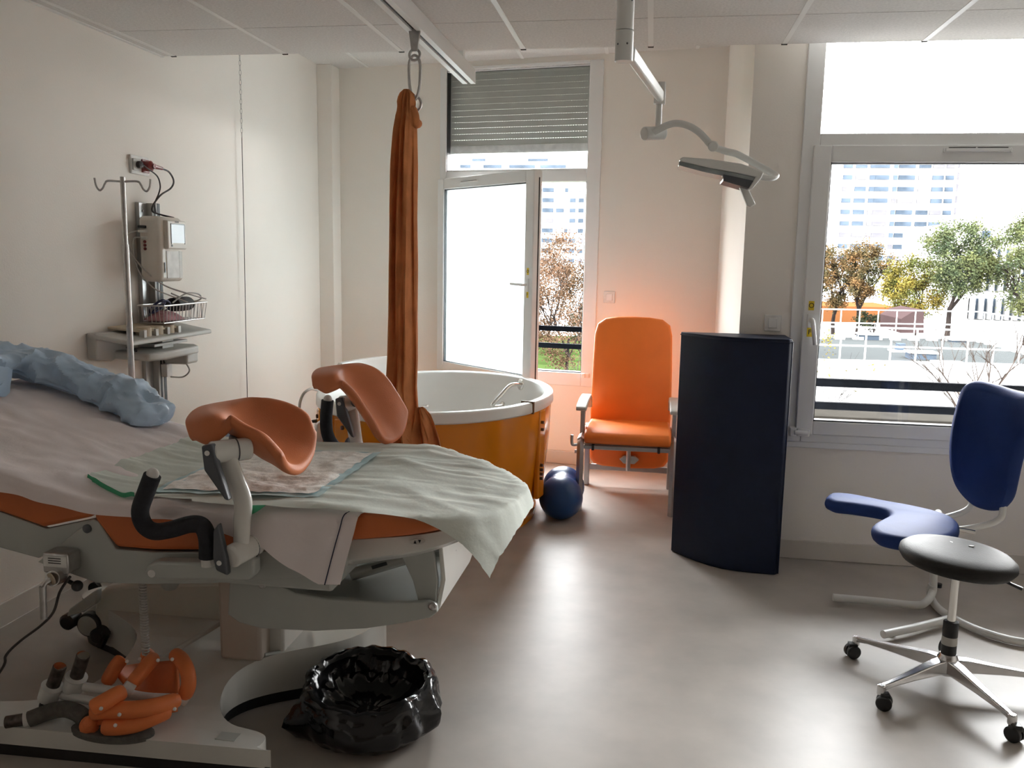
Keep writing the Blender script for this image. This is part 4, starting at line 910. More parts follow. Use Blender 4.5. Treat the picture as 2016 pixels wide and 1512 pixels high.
# ------------------------------------------------------------------ moulded leg shells lying on the bed base
def Q(x, y, z): return P(x, y, Z=z)
def capsule(b, pts, r, n=12, fl=None):
    pts = smooth_path(pts, 6); m = len(pts)
    rr = [r*min(1, math.sqrt(max(.02, 1-(1-min(1, i/2.5))**2))) * min(1, math.sqrt(max(.02, 1-(1-min(1, (m-1-i)/2.5))**2))) for i in range(m)]
    b.tube(pts, rr, n, flat=fl)
def leg_shell(which):
    if which == 0:
        t = thing('leg_shell', 'upper orange moulded leg shell with grey rod lying on bed base', 'leg support', (-1.60, 2.36, .11), 'orange leg shells on the bed base')
        ribs = [[Q(241, 1297, .235), Q(228, 1312, .22), Q(208, 1348, .165)], [Q(306, 1292, .255), Q(285, 1315, .245), Q(256, 1352, .205)], [Q(341, 1288, .26), Q(356, 1297, .26), Q(369, 1322, .24), Q(371, 1350, .20), Q(362, 1372, .16)], [Q(278, 1286, .235), Q(290, 1290, .225), Q(296, 1304, .20)]]
        rod = [Q(166, 1352, .185), Q(225, 1360, .18), Q(290, 1372, .155), Q(356, 1374, .14)]
        joints = [Q(250, 1356, .195), Q(361, 1374, .15)]
        stub = (Q(150, 1334, .205), Q(164, 1290, .285)); rivs = [Q(250, 1302, .262), Q(311, 1300, .275), Q(339, 1298, .285), Q(275, 1297, .25)]
        sh = lambda u, v: Q(lerp(lerp(222, 348, u), lerp(262, 352, u), v), lerp(lerp(1315, 1300, u), lerp(1366, 1368, u), v), lerp(.205, .145, v)-.05*math.sin(PI*u)*(1-.5*v))
    else:
        t = thing('leg_shell', 'lower orange moulded leg shell with black foam tube lying on bed base', 'leg support', (-1.72, 2.22, .10), 'orange leg shells on the bed base')
        ribs = [[Q(180, 1396, .20), Q(205, 1382, .215), Q(248, 1358, .225)], [Q(176, 1402, .175), Q(215, 1398, .18), Q(265, 1397, .185), Q(310, 1390, .18), Q(354, 1377, .17)], [Q(164, 1424, .125), Q(180, 1428, .125), Q(172, 1415, .14)], [Q(200, 1430, .135), Q(235, 1430, .135), Q(270, 1424, .14), Q(305, 1410, .15), Q(335, 1396, .155)]]
        rod = [Q(122, 1368, .15), Q(150, 1374, .15), Q(190, 1382, .15)]
        joints = [Q(252, 1356, .21)]
        stub = (Q(103, 1352, .18), Q(118, 1312, .25)); rivs = [Q(235, 1407, .222), Q(227, 1428, .165), Q(199, 1395, .238), Q(344, 1396, .185)]
        sh = lambda u, v: Q(lerp(178, 350, u), lerp(lerp(1398, 1378, u), lerp(1430, 1398, u), v), lerp(.17, .125, v))
    for r_ in ribs:
        b = MB(); capsule(b, r_, .0225 if which == 0 else .025); b.build('foam_rib', 'orangeP', t)
    b = MB(); b.grid(sh, 16, 10); b.build('shell', 'orangeP', t, solid=.012)
    b = MB(); b.tube(smooth_path(rod, 6), .013, 12); b.build('rod', 'lamp', t)
    for j in joints:
        b = MB(); b.tube([j+V((-.012, -.004, .008)), j+V((.012, .004, -.010))], .019, 14); b.build('rod_collar', 'label', t)
    a, c = stub; d = (c-a).normalized()
    b = MB(); b.lathe([(.030, -.045), (.032, -.006), (.030, 0)], a, 20, d); b.build('clamp_block', 'lamp', t)
    b = MB(); b.lathe([(.031, -.001), (.033, .004), (.021, .008)], a, 20, d); b.build('clamp_ring', 'label', t)
    b = MB(); b.tube([a, c], .020, 18); sb_ = b.build('steel_stub', 'darksteel', t, bevel=.002); b = MB(); b.lathe([(.018, 0), (.018, .0015), (.012, .002)], c, 18, d); b.build('stub_cap', 'chrome', sb_)
    b = MB(); b.tube([a-d*.045, a-d*.075], .018, 14); b.build('stub_end', 'black', t)
    for r_ in rivs:
        b = MB(); b.ball(r_, .0055, 8, 6); b.build('rivet', 'label', t)
    if which:
        b = MB(); b.tube(smooth_path([Q(58, 1416, .115), Q(95, 1402, .13), Q(125, 1396, .14), Q(150, 1402, .135), Q(168, 1415, .12)], 6), .024, 14); b.build('foam_tube', 'greyfoam', t)
        b = MB(); b.tube([Q(12, 1422, .11), Q(48, 1416, .115)], .018, 16); b.build('steel_end', 'darksteel', t)
        b = MB(); b.tube([Q(46, 1417, .115), Q(60, 1414, .116)], .021, 16); b.build('tube_collar', 'label', t)
        b = MB(); o = Q(222, 1436, .105); b.rings([[o+V((math.cos(a_)*.13*s, math.sin(a_)*.055*s, z)) for a_ in [2*PI*k/28 for k in range(28)]] for z, s in ((-.016, .92), (-.012, 1), (.0, 1), (.006, .9))]); b.build('sole_pad', 'greyfoam', t)
leg_shell(0); leg_shell(1)

# ------------------------------------------------------------------ bin bag
BCX, BCY = -.845, 2.49
prof = [(.13, .004), (.19, .010), (.222, .045), (.219, .09), (.208, .132), (.197, .156), (.182, .162), (.171, .14), (.162, .10), (.146, .07), (.108, .05), (.04, .046)]
def bag(i, a):
    r, z = prof[i]; c, s = math.cos(a), math.sin(a)
    k = .75 if i in (5, 6) else 1
    f = 1 + k*(.10*fn(c*1.6, s*1.6, z*5+1)+.10*(abs(fn(c*3, s*3, z*9+5))-.15)+.02*fn(c*7, s*7, z*16))
    if 0 < i < 5:
        for a0, am in ((-2.55, .24), (-.18, .17), (-1.2, .05)):
            d = abs((a-a0+PI) % (2*PI)-PI); f += am*max(0, 1-d/.28)*(1-abs(i-1.6)/3.5 if a0 < -2 else 1-abs(i-3)/3)
    z2 = z + (.020*fn(c*2, s*2, 9)+.007*fn(c*6, s*6, 2))*(min(1, z/.1)) + (.015*s if z > .1 else 0)
    return V((BCX+r*f*c*1.03, BCY+r*f*s, max(.002, z2)))
n = 110; ids = [i/4 for i in range(4*(len(prof)-1)+1)]
def bag2(t, a):
    i = int(t); f = t-i
    if f == 0: return bag(i, a)
    p = bag(i, a).lerp(bag(i+1, a), f); c, s = math.cos(a), math.sin(a)
    w = (.010 if i < 6 else .022)*(ridge(c*4+p.z*7, s*4, p.z*14)-.4)*math.sin(PI*min(1, f*1))
    q = V((c, s, .4))*w; return p + q
b = MB(); b.rings([[bag2(t, 2*PI*k/n) for k in range(n)] for t in ids])
tag(b.build('bin_bag', 'bag', None, ang=42), 'open black plastic bin liner standing on the floor beside the bed', 'bin bag')

# ------------------------------------------------------------------ birthing tub
TC = V((-1.22, 4.90, 0)); TA, TB, TZ0 = .68, .84, .73
def te(f, z, n=72, da=0): return [V((TC.x+(TA*f+da)*math.cos(2*PI*k/n), TC.y+(TB*f+da)*math.sin(2*PI*k/n), z)) for k in range(n)]
tub = thing('birthing_tub', 'big oval orange birthing tub with white rim in the far corner', 'bathtub', (TC.x, TC.y, 0))
b = MB(); b.rings([te(.87, 0), te(.87, .035), te(.84, .05), te(.83, .13)]); b.build('plinth', 'tub', tub)
b = MB(); b.rings([te(.80, .12), te(.90, .125), te(.925, .15), te(.95, .30), te(.975, .5), te(.985, TZ0-.05)], True, False); b.build('shell', 'tub', tub)
b = MB(); b.rings([te(.985, TZ0-.06, da=.004), te(1, TZ0-.052, da=.002), te(1, TZ0-.008), te(.99, TZ0), te(.935, TZ0), te(.92, TZ0-.008), te(.90, TZ0-.10), te(.86, TZ0-.30), te(.80, TZ0-.44), te(.6, TZ0-.48), te(.1, TZ0-.485), te(.002, TZ0-.485)], True, False); b.build('basin', 'tubwhite', tub, ang=50)
b = MB(); q = []
for k in range(13):
    a = math.radians(128+3.6*k); q.append(a)
rg = []
for a in q:
    e = lambda f, z: V((TC.x+TA*f*math.cos(a), TC.y+TB*f*math.sin(a), z)); rg.append([e(1.0, TZ0-.03), e(1.0, TZ0+.10), e(.985, TZ0+.115), e(.95, TZ0+.112), e(.90, TZ0-.10)])
b.rings(rg); b.build('headrest', 'tubwhite', tub, ang=40)
def tsurf(deg, f=.985): a = math.radians(deg); return V((TC.x+TA*f*math.cos(a), TC.y+TB*f*math.sin(a), 0)), V((math.cos(a)/TA, math.sin(a)/TB, 0)).normalized()
b = MB()
p, n_ = tsurf(-14); u = V((-n_.y, n_.x, 0))
for z0, z1, w in ((.16, .67, .10),): b.obox(p-u*w/2+V((0, 0, z0))-n_*.03, u*w, n_*.034, (0, 0, z1-z0))
b.build('door_panel', 'tub', tub, bevel=.012, seg=3)
b = MB(); p, n_ = tsurf(-23, 1.0); u = V((-n_.y, n_.x, 0)); b.obox(p-u*.035+V((0, 0, TZ0-.062))-n_*.07, u*.012, n_*.076, (0, 0, .068)); b.build('door_seam', 'tubdark', tub)
for z in (.28, .305, .33, .355, .56, .60):
    b = MB(); p, n_ = tsurf(-16, .972); b.lathe([(.009, 0), (.009, .028), (.006, .03)], p+V((0, 0, z)), 12, n_); b.build('jet', 'tubdark', tub)
# control panels on the side facing the bed
for dg, w, z0, z1 in ((-118, .16, .45, .66), (-132, .15, .43, .67), (-146, .10, .40, .66)):
    p, n_ = tsurf(dg, .978); u = V((-n_.y, n_.x, 0)); b = MB(); b.obox(p-u*w/2+V((0, 0, z0))-n_*.02, u*w, n_*.034, (0, 0, z1-z0)); cp = b.build('control_panel', 'tub', tub, bevel=.012, seg=3)
    b = MB(); b.lathe([(.012, 0), (.012, .01), (.008, .012)], p+V((0, 0, z1-.04))+n_*.012, 12, n_); b.build('knob', 'tubdark', cp)
p, n_ = tsurf(-139, 1.0); b = MB(); b.prism([p+V((0, 0, .62)), p+V((0, 0, .45))-n_*.01, p+n_*.05+V((0, 0, .48)), p+n_*.03+V((0, 0, .60))], V((-n_.y, n_.x, 0))*.035); b.build('shower_holder', 'tubwhite', tub, bevel=.004)
b = MB(); b.tube(smooth_path([P(1024, 757, Y=5.33), P(1010, 757, Y=5.26), P(1000, 763, Y=5.22), P(985, 780, Y=5.15), P(970, 796, Y=5.10), P(972, 801, Y=5.12), P(988, 800, Y=5.20)], 6), .0125, 12); gb = b.build('grab_bar', 'chrome', tub)
b = MB(); b.lathe([(.035, 0), (.035, .006), (.02, .012)], P(1025, 757, Y=5.345), 22, (-.75, -.65, 0)); b.lathe([(.030, 0), (.030, .006), (.02, .012)], P(988, 800, Y=5.22), 22, (-.6, -.6, .4)); b.build('flange', 'chrome', gb)
b = MB(); b.tube([P(818, 800, Y=4.35), P(842, 799, Y=4.30)], .006, 8); b.build('spout', 'chrome', tub)
b = MB(); b.tube(smooth_path([(-1.86, 4.62, .735), P(612, 766, Y=4.55), P(598, 775, Y=4.5), P(590, 795, Y=4.5), P(591, 818, Y=4.5), P(597, 840, Y=4.5), (-1.95, 4.55, .45)], 6), .008, 10); b.build('shower_hose', 'label', tub)
b = MB(); b.tube([P(612, 830, Y=4.45), P(632, 828, Y=4.5)], [.008, .012], 10); b.build('hose_coupling', 'darkgrey', tub)

# ------------------------------------------------------------------ peanut ball
b = MB(); A = V((-.468, 4.845, .128)); B_ = V((-.478, 5.10, .126)); L = (B_-A); d = L.normalized(); u = V((-d.y, d.x, 0)); w = V((0, 0, 1)); rg = []
for i in range(41):
    t = i/40; s = -.128 + t*(L.length+.254)
    r1 = math.sqrt(max(0, .128**2-s*s)); r2 = math.sqrt(max(0, .124**2-(s-L.length)**2)); r = max(r1, r2)
    if 0 < s < L.length: r = max(r, .098+.03*abs(2*s/L.length-1)**2)
    r = max(r, .004); rg.append([A+d*s+(u*math.cos(2*PI*k/40)+w*math.sin(2*PI*k/40))*r for k in range(40)])
b.rings(rg); pn = tag(b.build('peanut_ball', 'ball', None, ang=70), 'blue rubber peanut shaped ball on the floor beside orange tub', 'ball')

# ------------------------------------------------------------------ orange reclining armchair
ch = thing('reclining_armchair', 'tall orange padded armchair with grey metal frame beneath the window wall', 'armchair', (-.10, 5.35, 0))
bp = [(-.355, .20), (-.33, .165), (-.27, .15), (-.10, .142), (.07, .15), (.13, .165), (.155, .20), (.163, .5), (.158, .80), (.150, 1.02), (.135, 1.085), (.085, 1.122), (0, 1.134), (-.10, 1.136), (-.20, 1.134), (-.285, 1.122), (-.335, 1.085), (-.352, 1.02), (-.358, .80), (-.362, .5)]
def by(z): return 5.60+.09*(z-.45)
b = MB(); cxx = -.10
def bring(f, dy): return [V((cxx+(x-cxx)*(1-f/.26), by(z)+dy, z if f == 0 else .64+(z-.64)*(1-f/.5))) for x, z in bp]
b.rings([bring(.018, 0), bring(.004, .006), bring(0, .020), bring(0, .038), bring(.004, .052), bring(.018, .058)]); b.build('backrest', 'orangeC', ch, ang=60)
b = MB(); sp_ = [(5.045, .425), (5.035, .45), (5.045, .475), (5.085, .493), (5.2, .497), (5.45, .475), (5.60, .465), (5.60, .40), (5.3, .415), (5.09, .405), (5.06, .408)]
b.prism([(-.358, y, z) for y, z in sp_], (.512, 0, 0)); b.build('seat', 'orangeC', ch, bevel=.016, seg=3)
for sx, x in ((-1, -.378), (1, .172)):
    b = MB(); pth = smooth_path([(x, 5.03, 0), (x, 5.03, .25), (x, 5.035, .38), (x, 5.06, .425), (x, 5.12, .44), (x, 5.60, .41)], 6); b.tube(pth, .021, 4); b.build('leg', 'silver', ch, bevel=.004)
    b = MB(); b.box((x-.018, 5.64, 0), (x+.018, 5.69, .42)); b.build('leg', 'silver', ch, bevel=.005)
    b = MB(); b.box((x-.014, 5.16, .42), (x+.014, 5.20, .62)); b.build('arm_post', 'silver', ch, bevel=.004)
    b = MB(); pts = [(5.02, .612), (5.015, .632), (5.04, .645), (5.25, .655), (5.45, .65), (5.53, .61), (5.55, .55), (5.52, .55), (5.49, .60), (5.42, .625), (5.25, .63), (5.06, .615)]
    b.prism([(x-.032, y, z) for y, z in pts], (.064, 0, 0)); b.build('armrest', 'device2', ch, bevel=.007, seg=3)
b = MB(); b.box((-.36, 5.06, .375), (.155, 5.085, .40)); b.box((-.36, 5.10, .385), (.155, 5.13, .408)); b.build('front_rail', 'silver', ch, bevel=.004)
b = MB(); b.box((-.37, 5.655, .105), (.165, 5.675, .145)); b.build('rear_rail', 'silver', ch, bevel=.004)
for x in (-.305, .085):
    b = MB(); b.box((x-.008, 5.052, .37), (x+.008, 5.09, .405)); b.build('rail_clip', 'black', ch, bevel=.003)
b = MB(); b.cyl((-.10, 5.53, .33), (-.10, 5.53, .14), .015); b.prism([(-.16, 5.535, .215), (-.13, 5.535, .24), (-.06, 5.535, .24), (-.03, 5.535, .215), (-.06, 5.535, .185), (-.13, 5.535, .185)], (0, .03, 0)); b.build('tilt_mechanism', 'steel', ch, bevel=.004)
b = MB(); b.tube(smooth_path([(-.40, 5.06, .40), (-.425, 5.05, .40), (-.432, 5.05, .425), (-.43, 5.05, .46)], 5), .009, 8); b.build('release_lever', 'device2', ch)
for z in (.36, .21): 
    b = MB(); b.lathe([(.011, 0), (.011, .012)], (-.40, 5.05 if z > .3 else 5.66, z), 10, (-1, 0, 0)); b.build('frame_knob', 'device2', ch)

# ------------------------------------------------------------------ navy wedge mat
b = MB(); mp = [(.158, 4.408), (.20, 4.355), (.27, 4.275), (.34, 4.215), (.40, 4.182), (.47, 4.163), (.55, 4.154), (.648, 4.152), (.665, 4.168), (.668, 4.405), (.66, 4.412), (.165, 4.414)]
b.prism([(x, y, .002) for x, y in mp], (0, 0, 1.147))
mt = tag(b.build('wedge_mat', 'navy', None, bevel=.014, seg=3), 'tall navy blue curved foam mat standing on end before the corner', 'mat')
b = MB()
for zz in (1.137,): b.tube([(x, y-.0005, zz) for x, y in [(.158, 4.404), (.20, 4.351), (.27, 4.271), (.34, 4.211), (.40, 4.178), (.47, 4.159), (.55, 4.150), (.648, 4.148), (.668, 4.165), (.672, 4.40)]], .0035, 6)
b.tube([(.6635, 4.1525, .01), (.6635, 4.1525, 1.137)], .0035, 6)
b.build('piping', 'navy', mt)

# ------------------------------------------------------------------ black round stool
CX, CY = 1.10, 3.11
st = thing('round_stool', 'black round swivel stool on polished five star castor base', 'stool', (CX, CY, 0))
b = MB(); tl = Matrix.Rotation(math.radians(3.5), 3, V((.3, 1, 0))) @ Matrix.Identity(3)
prof = [(.02, -.034), (.15, -.034), (.178, -.026), (.190, -.008), (.188, .008), (.17, .022), (.12, .031), (.05, .034), (.004, .034)]
b.rings([[V((CX, CY, .492)) + tl @ V((r*math.cos(2*PI*k/44), r*math.sin(2*PI*k/44), z)) for k in range(44)] for r, z in prof]); b.build('seat', 'seatblk', st, ang=50)
b = MB()
for dx, dy, s in ((-.02, .06, .012), (.05, .03, .006), (-.07, .0, .004)):
    c = V((CX+dx, CY+dy, .492)) + tl @ V((0, 0, .0335)); b.rings([[c + V((math.cos(a)*s*(1.6+.4*fn(a, s*50)), math.sin(a)*s*.7, -.03*0+z)) for a in [2*PI*k/9 for k in range(9)]] for z in (-.002, .0015)])
b.build('wear_mark', 'label', st)
b = MB(); b.cyl((CX, CY, .25), (CX, CY, .46), .014, n=18); b.build('gas_piston', 'chrome', st)
b = MB(); b.cyl((CX, CY, .095), (CX, CY, .255), .0255, n=22); cy = b.build('gas_sleeve', 'black', st, bevel=.003)
b = MB(); b.cyl((CX, CY, .17), (CX, CY, .20), .0258, n=22); b.build('sleeve_label', 'device2', cy)
b = MB(); b.box((CX-.06, CY-.05, .452), (CX+.06, CY+.05, .462)); b.tube(smooth_path([(CX+.05, CY-.03, .457), (CX+.11, CY-.06, .448), (CX+.15, CY-.08, .435)], 5), .005, 8); b.tube([(CX+.135, CY-.073, .440), (CX+.18, CY-.095, .426)], [.009, .012], 10, flat=.5); b.build('height_lever', 'black', st)
b = MB(); b.lathe([(.022, .055), (.036, .07), (.038, .115), (.027, .135)], (CX, CY, 0), 24); b.build('hub', 'alu', st)
for k in range(5):
    a = math.radians(143.4+72*k); d = V((math.cos(a), math.sin(a), 0)); u = V((-d.y, d.x, 0)); o = V((CX, CY, 0)); R_ = .33
    rg = []
    for t, w, zb, zt_ in ((.0, .030, .072, .118), (.15, .028, .076, .118), (.5, .021, .077, .103), (.85, .015, .074, .090), (1, .013, .066, .086)):
        c = o + d*(.02+t*(R_-.02)); rg.append([c+u*-w+V((0, 0, zb)), c+u*w+V((0, 0, zb)), c+u*w*.7+V((0, 0, zt_)), c-u*w*.7+V((0, 0, zt_))])
    b = MB(); b.rings(rg); b.cyl(o+d*R_+V((0, 0, .05)), o+d*R_+V((0, 0, .086)), .014, n=14); b.build('star_leg', 'alu', st, bevel=.004)
    b = MB(); ca = a + (.9, 2.2, .4, 1.6, 2.8)[k]; cdv = V((math.cos(ca), math.sin(ca), 0)); cu = V((-cdv.y, cdv.x, 0)); c = o+d*R_+cdv*.012+V((0, 0, .0265))
    for s in (-1, 1): b.lathe([(.012, -.009), (.026, -.009), (.0265, .006), (.022, .009)], c+cu*s*.013, 20, cu*s)
    b.box(c+V((-.016, -.016, .012)), c+V((.016, .016, .032))); b.build('castor', 'black', st, bevel=.002)

# ------------------------------------------------------------------ blue birthing chair with horseshoe seat
bc = thing('birthing_chair', 'blue padded birthing chair with horseshoe seat and white tube frame', 'chair', (1.25, 3.75, 0))
so = [P(x, y, Z=.485) for x, y in ((1626, 981), (1630, 974), (1642, 970), (1680, 973), (1740, 985), (1800, 996), (1850, 1008), (1878, 1020), (1888, 1034), (1880, 1050), (1850, 1060), (1810, 1064), (1770, 1060), (1735, 1052), (1719, 1041), (1721, 1031), (1738, 1021), (1752, 1013), (1748, 1006), (1725, 1000), (1680, 993), (1645, 989))]
so = [p for p in smooth_path(so+[so[0]], 4)][:-1]
def sring(f, z): 
    out = []; n = len(so)
    for i in range(n):
        t = (so[(i+1) % n]-so[i-1]).normalized(); nn = V((t.y, -t.x, 0)); out.append(so[i]+nn*f*(-1)+V((0, 0, z)))
    return out
area = sum(so[i].x*so[(i+1) % len(so)].y-so[(i+1) % len(so)].x*so[i].y for i in range(len(so)))
sgn = -1 if area > 0 else 1
b = MB(); b.rings([sring(f*sgn, z) for f, z in ((-.022, -.052), (-.010, -.049), (-.002, -.042), (.003, -.030), (.004, -.020), (.002, -.010), (-.004, -.002), (-.012, .003), (-.022, .006))]); b.build('seat', 'bluev', bc, ang=60)
FN = V((-.906, -.423, 0)); FB = V((.423, -.906, 0)); BC = V((1.40, 3.75, 0))
def PB(x, y):
    v = rt*((x-1008)/FPX) + dn*((y-756)/FPX) + fw; c0 = V((0, 0, HC)); t = ((BC-c0).dot(FN))/v.dot(FN); return c0+v*t
bo = [PB(x, y) for x, y in ((1903, 768), (1908, 756), (1922, 750), (1950, 757), (1985, 768), (2020, 773), (2050, 770), (2066, 778), (2070, 800), (2055, 838), (2030, 870), (2012, 905), (1995, 950), (1978, 985), (1955, 1004), (1930, 1006), (1905, 996), (1890, 972), (1884, 940), (1886, 890), (1893, 830))]
bo = smooth_path(bo+[bo[0]], 4)[:-1]
bcen = sum(bo, V())/len(bo)
def bk(f, d): return [bcen+(p-bcen)*f + FN*(d + .035*((p-bcen).dot(FB)/.2)**2 - .03*((p-bcen).z/.25)**2) for p in bo]
b = MB(); b.rings([bk(.86, .030), bk(.96, .024), bk(1, .006), bk(1, -.014), bk(.96, -.028), bk(.86, -.032)]); b.build('backrest', 'bluev', bc, ang=60)
q = lambda x, y, z=.018: P(x, y, Z=z)
b = MB(); b.tube(smooth_path([q(1640, 1176, .03), q(1720, 1183, .03), q(1800, 1191, .03), q(1822, 1186, .045), P(1836, 1165, Y=3.93), P(1838, 1130, Y=3.92), P(1840, 1085, Y=3.90)], 6), .0165, 14); b.build('frame_tube', 'whitetube', bc)
b = MB(); b.tube(smooth_path([P(1836, 1150, Y=3.93), q(1832, 1172, .03), q(1845, 1195, .022), q(1875, 1216, .02), q(1930, 1242, .02), q(2000, 1262, .02), q(2070, 1268, .02)], 6), .0165, 14); b.build('frame_tube', 'whitetube', bc)
b = MB(); b.tube([q(1739, 1249, .03), q(1800, 1236, .03), q(1866, 1219, .028)], .0165, 14); b.build('frame_tube', 'whitetube', bc)
for (x, y) in ((1655, 1186), (1755, 1255), (1848, 1160)):
    b = MB(); c = q(x, y-4, .0); b.cyl(c, c+V((0, 0, .018)), .014, n=12); b.build('rubber_foot', 'black', bc)
b = MB(); pA = P(1840, 1085, Y=3.90); b.tube(smooth_path([(pA.x, pA.y, .43), (1.22, 3.72, .432), (1.15, 3.60, .435)], 5), .016, 12); b.tube([(pA.x, pA.y, pA.z-.03), (pA.x, pA.y, .435)], .0165, 12); b.tube(smooth_path([(1.12, 3.78, .434), (.95, 3.80, .434), (.86, 3.80, .434)], 4), .014, 10); b.build('seat_bearer', 'whitetube', bc)
for s_ in (.07, -.09):
    b = MB(); e = BC+FB*s_-FN*.04; b.tube(smooth_path([V((1.20, 3.70, .43))+FB*s_*.8, V((1.30, 3.74, .43))+FB*s_*.9, e+V((0, 0, .47))+FN*.02, e+V((0, 0, .54)), e+V((0, 0, .72)), e+V((0, 0, .92))-FN*.0], 6), .013, 12); b.build('back_tube', 'whitetube', bc)
b = MB(); b.tube([V((1.24, 3.62, .447)), V((1.33, 3.60, .44))], .009, 10); b.build('adjuster', 'chrome', bc)

# ------------------------------------------------------------------ examination lamp
LX, LY = -.114, 2.85
lp = thing('examination_lamp', 'white grey examination lamp on jointed arm hanging from a ceiling column', 'lamp', (LX, LY, 2.12))
b = MB(); b.cyl((LX, LY, 2.215), (LX, LY, ZC), .0275, n=26); b.build('ceiling_column', 'lamp', lp)
b = MB(); b.cyl((LX, LY, 2.12), (LX, LY, 2.212), .0285, n=26); b.build('swivel_housing', 'lamp', lp, bevel=.002)
for a in (-2.3, -1.2, -.75):
    b = MB(); b.ball((LX+.0275*math.cos(a), LY+.0275*math.sin(a), 2.17 if a < -.8 else 2.30), .0035, 8, 6); b.build('screw', 'darkgrey', lp)
E1 = V((.006, 3.60, 2.150)); E0 = V((LX+.02, LY+.02, 2.150)); d = (E1-E0).normalized(); u = V((d.y, -d.x, 0))
b = MB(); b.obox(E0-u*.014-V((0, 0, .022)), u*.028, E1-E0, (0, 0, .044)); b.build('long_arm', 'lamp', lp, bevel=.008, seg=3)
b = MB(); pj = P(1299, 162, Y=3.62); pk = P(1296, 203, Y=3.62); b.prism([P(1296, 160, Y=3.60), P(1311, 160, Y=3.60), P(1310, 203, Y=3.60), P(1287, 203, Y=3.60), P(1287, 190, Y=3.60)], (0, .045, 0)); b.build('knuckle', 'lamp', lp, bevel=.005)
b = MB(); b.cyl(P(1298, 200, Y=3.62), P(1296, 256, Y=3.62), .0125); b.build('drop_tube', 'lamp', lp)
b = MB(); b.cyl(P(1268, 263, Y=3.60), P(1306, 262, Y=3.66), .027, n=26); b.build('tilt_joint', 'lamp', lp, bevel=.003)
YL = 3.60
b = MB(); b.tube(smooth_path([P(x, y, Y=YL-.02) for x, y in ((1286, 261), (1310, 248), (1332, 243), (1356, 248), (1378, 262), (1398, 284))], 6), .0105, 12, flat=1.3); b.build('curved_arm', 'lamp', lp)
b = MB(); b.cyl(P(1404, 288, Y=YL-.05), P(1404, 288, Y=YL+.02), .021, n=20); b.build('elbow', 'lamp', lp, bevel=.004)
b = MB(); b.tube(smooth_path([P(x, y, Y=Y_) for x, y, Y_ in ((1406, 290, YL-.01), (1430, 298, YL), (1452, 304, YL+.02), (1488, 323, YL+.06), (1518, 340, YL+.08), (1528, 347, YL+.06), (1518, 351, YL+.03), (1495, 348, YL))], 6), .0105, 12, flat=1.3); b.build('lower_arm', 'lamp', lp)
hd = [P(x, y, Y=YL-.08) for x, y in ((1338, 312), (1345, 309), (1400, 313), (1460, 322), (1492, 333), (1504, 340), (1498, 352), (1482, 371), (1474, 371), (1488, 348), (1450, 340), (1400, 331), (1338, 317))]
b = MB(); b.prism(hd, (0, .17, 0)); b.build('head_shell', 'lamp', lp, bevel=.006, seg=3)
gl = [P(x, y, Y=YL-.075) for x, y in ((1337, 317), (1400, 331), (1450, 341), (1487, 349), (1474, 369), (1425, 355), (1422, 346), (1380, 337), (1336, 325))]
b = MB(); b.prism(gl, (0, .16, 0)); b.build('diffuser', 'lampclear', lp, bevel=.003)
b = MB(); b.prism([P(x, y, Y=YL-.077) for x, y in ((1424, 343), (1484, 356), (1474, 371), (1424, 356))], (0, .164, 0)); b.build('lamp_core', 'darkgrey', lp)
b = MB(); b.prism([P(x, y, Y=YL-.02) for x, y in ((1455, 366), (1474, 372), (1488, 402), (1478, 408), (1471, 405))], (0, .035, 0)); b.build('handle', 'lamp', lp, bevel=.004)

# ------------------------------------------------------------------ outdoors
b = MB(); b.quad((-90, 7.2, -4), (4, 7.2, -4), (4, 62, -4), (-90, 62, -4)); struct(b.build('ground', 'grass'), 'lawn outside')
b = MB(); b.quad((-120, 6.9, -4.02), (140, 6.9, -4.02), (140, 330, -4.02), (-120, 330, -4.02)); struct(b.build('ground_paved', 'white_out'), 'pale paving outside')
# balustrade and parapet outside the windows
b = MB()
for z0 in (.975, .845): b.obox(W1(.90, z0-.012, .22), WD*1.35, WN*.03, (0, 0, .038))
tag(b.build('window_railing', 'blackrail'), 'two dark rails across the narrow window opening outside', 'railing', 'dark rails outside the windows')
rl = thing('window_railing', 'two dark wide rails across the big window outside', 'railing', (1.5, YW+.42, .7), 'dark rails outside the windows')
for z0, z1 in ((.838, .882), (.712, .752)):
    b = MB(); b.box((.62, YW+.42, z0), (2.8, YW+.46, z1)); b.build('rail', 'blackrail', rl, bevel=.004)
b = MB(); b.box((.5, YW+.62, .25), (3.4, YW+.92, .64)); struct(b.build('parapet', 'concrete', bevel=.01), 'pale concrete parapet outside the big window')

b = MB(); b.box((.4, YW+.25, 3.12), (3.6, YW+2.2, 3.32)); struct(b.build('trim_5', 'concrete'), 'unseen slab added above the big window to block high sky')  # added out of view to keep overhead sky light off the floor
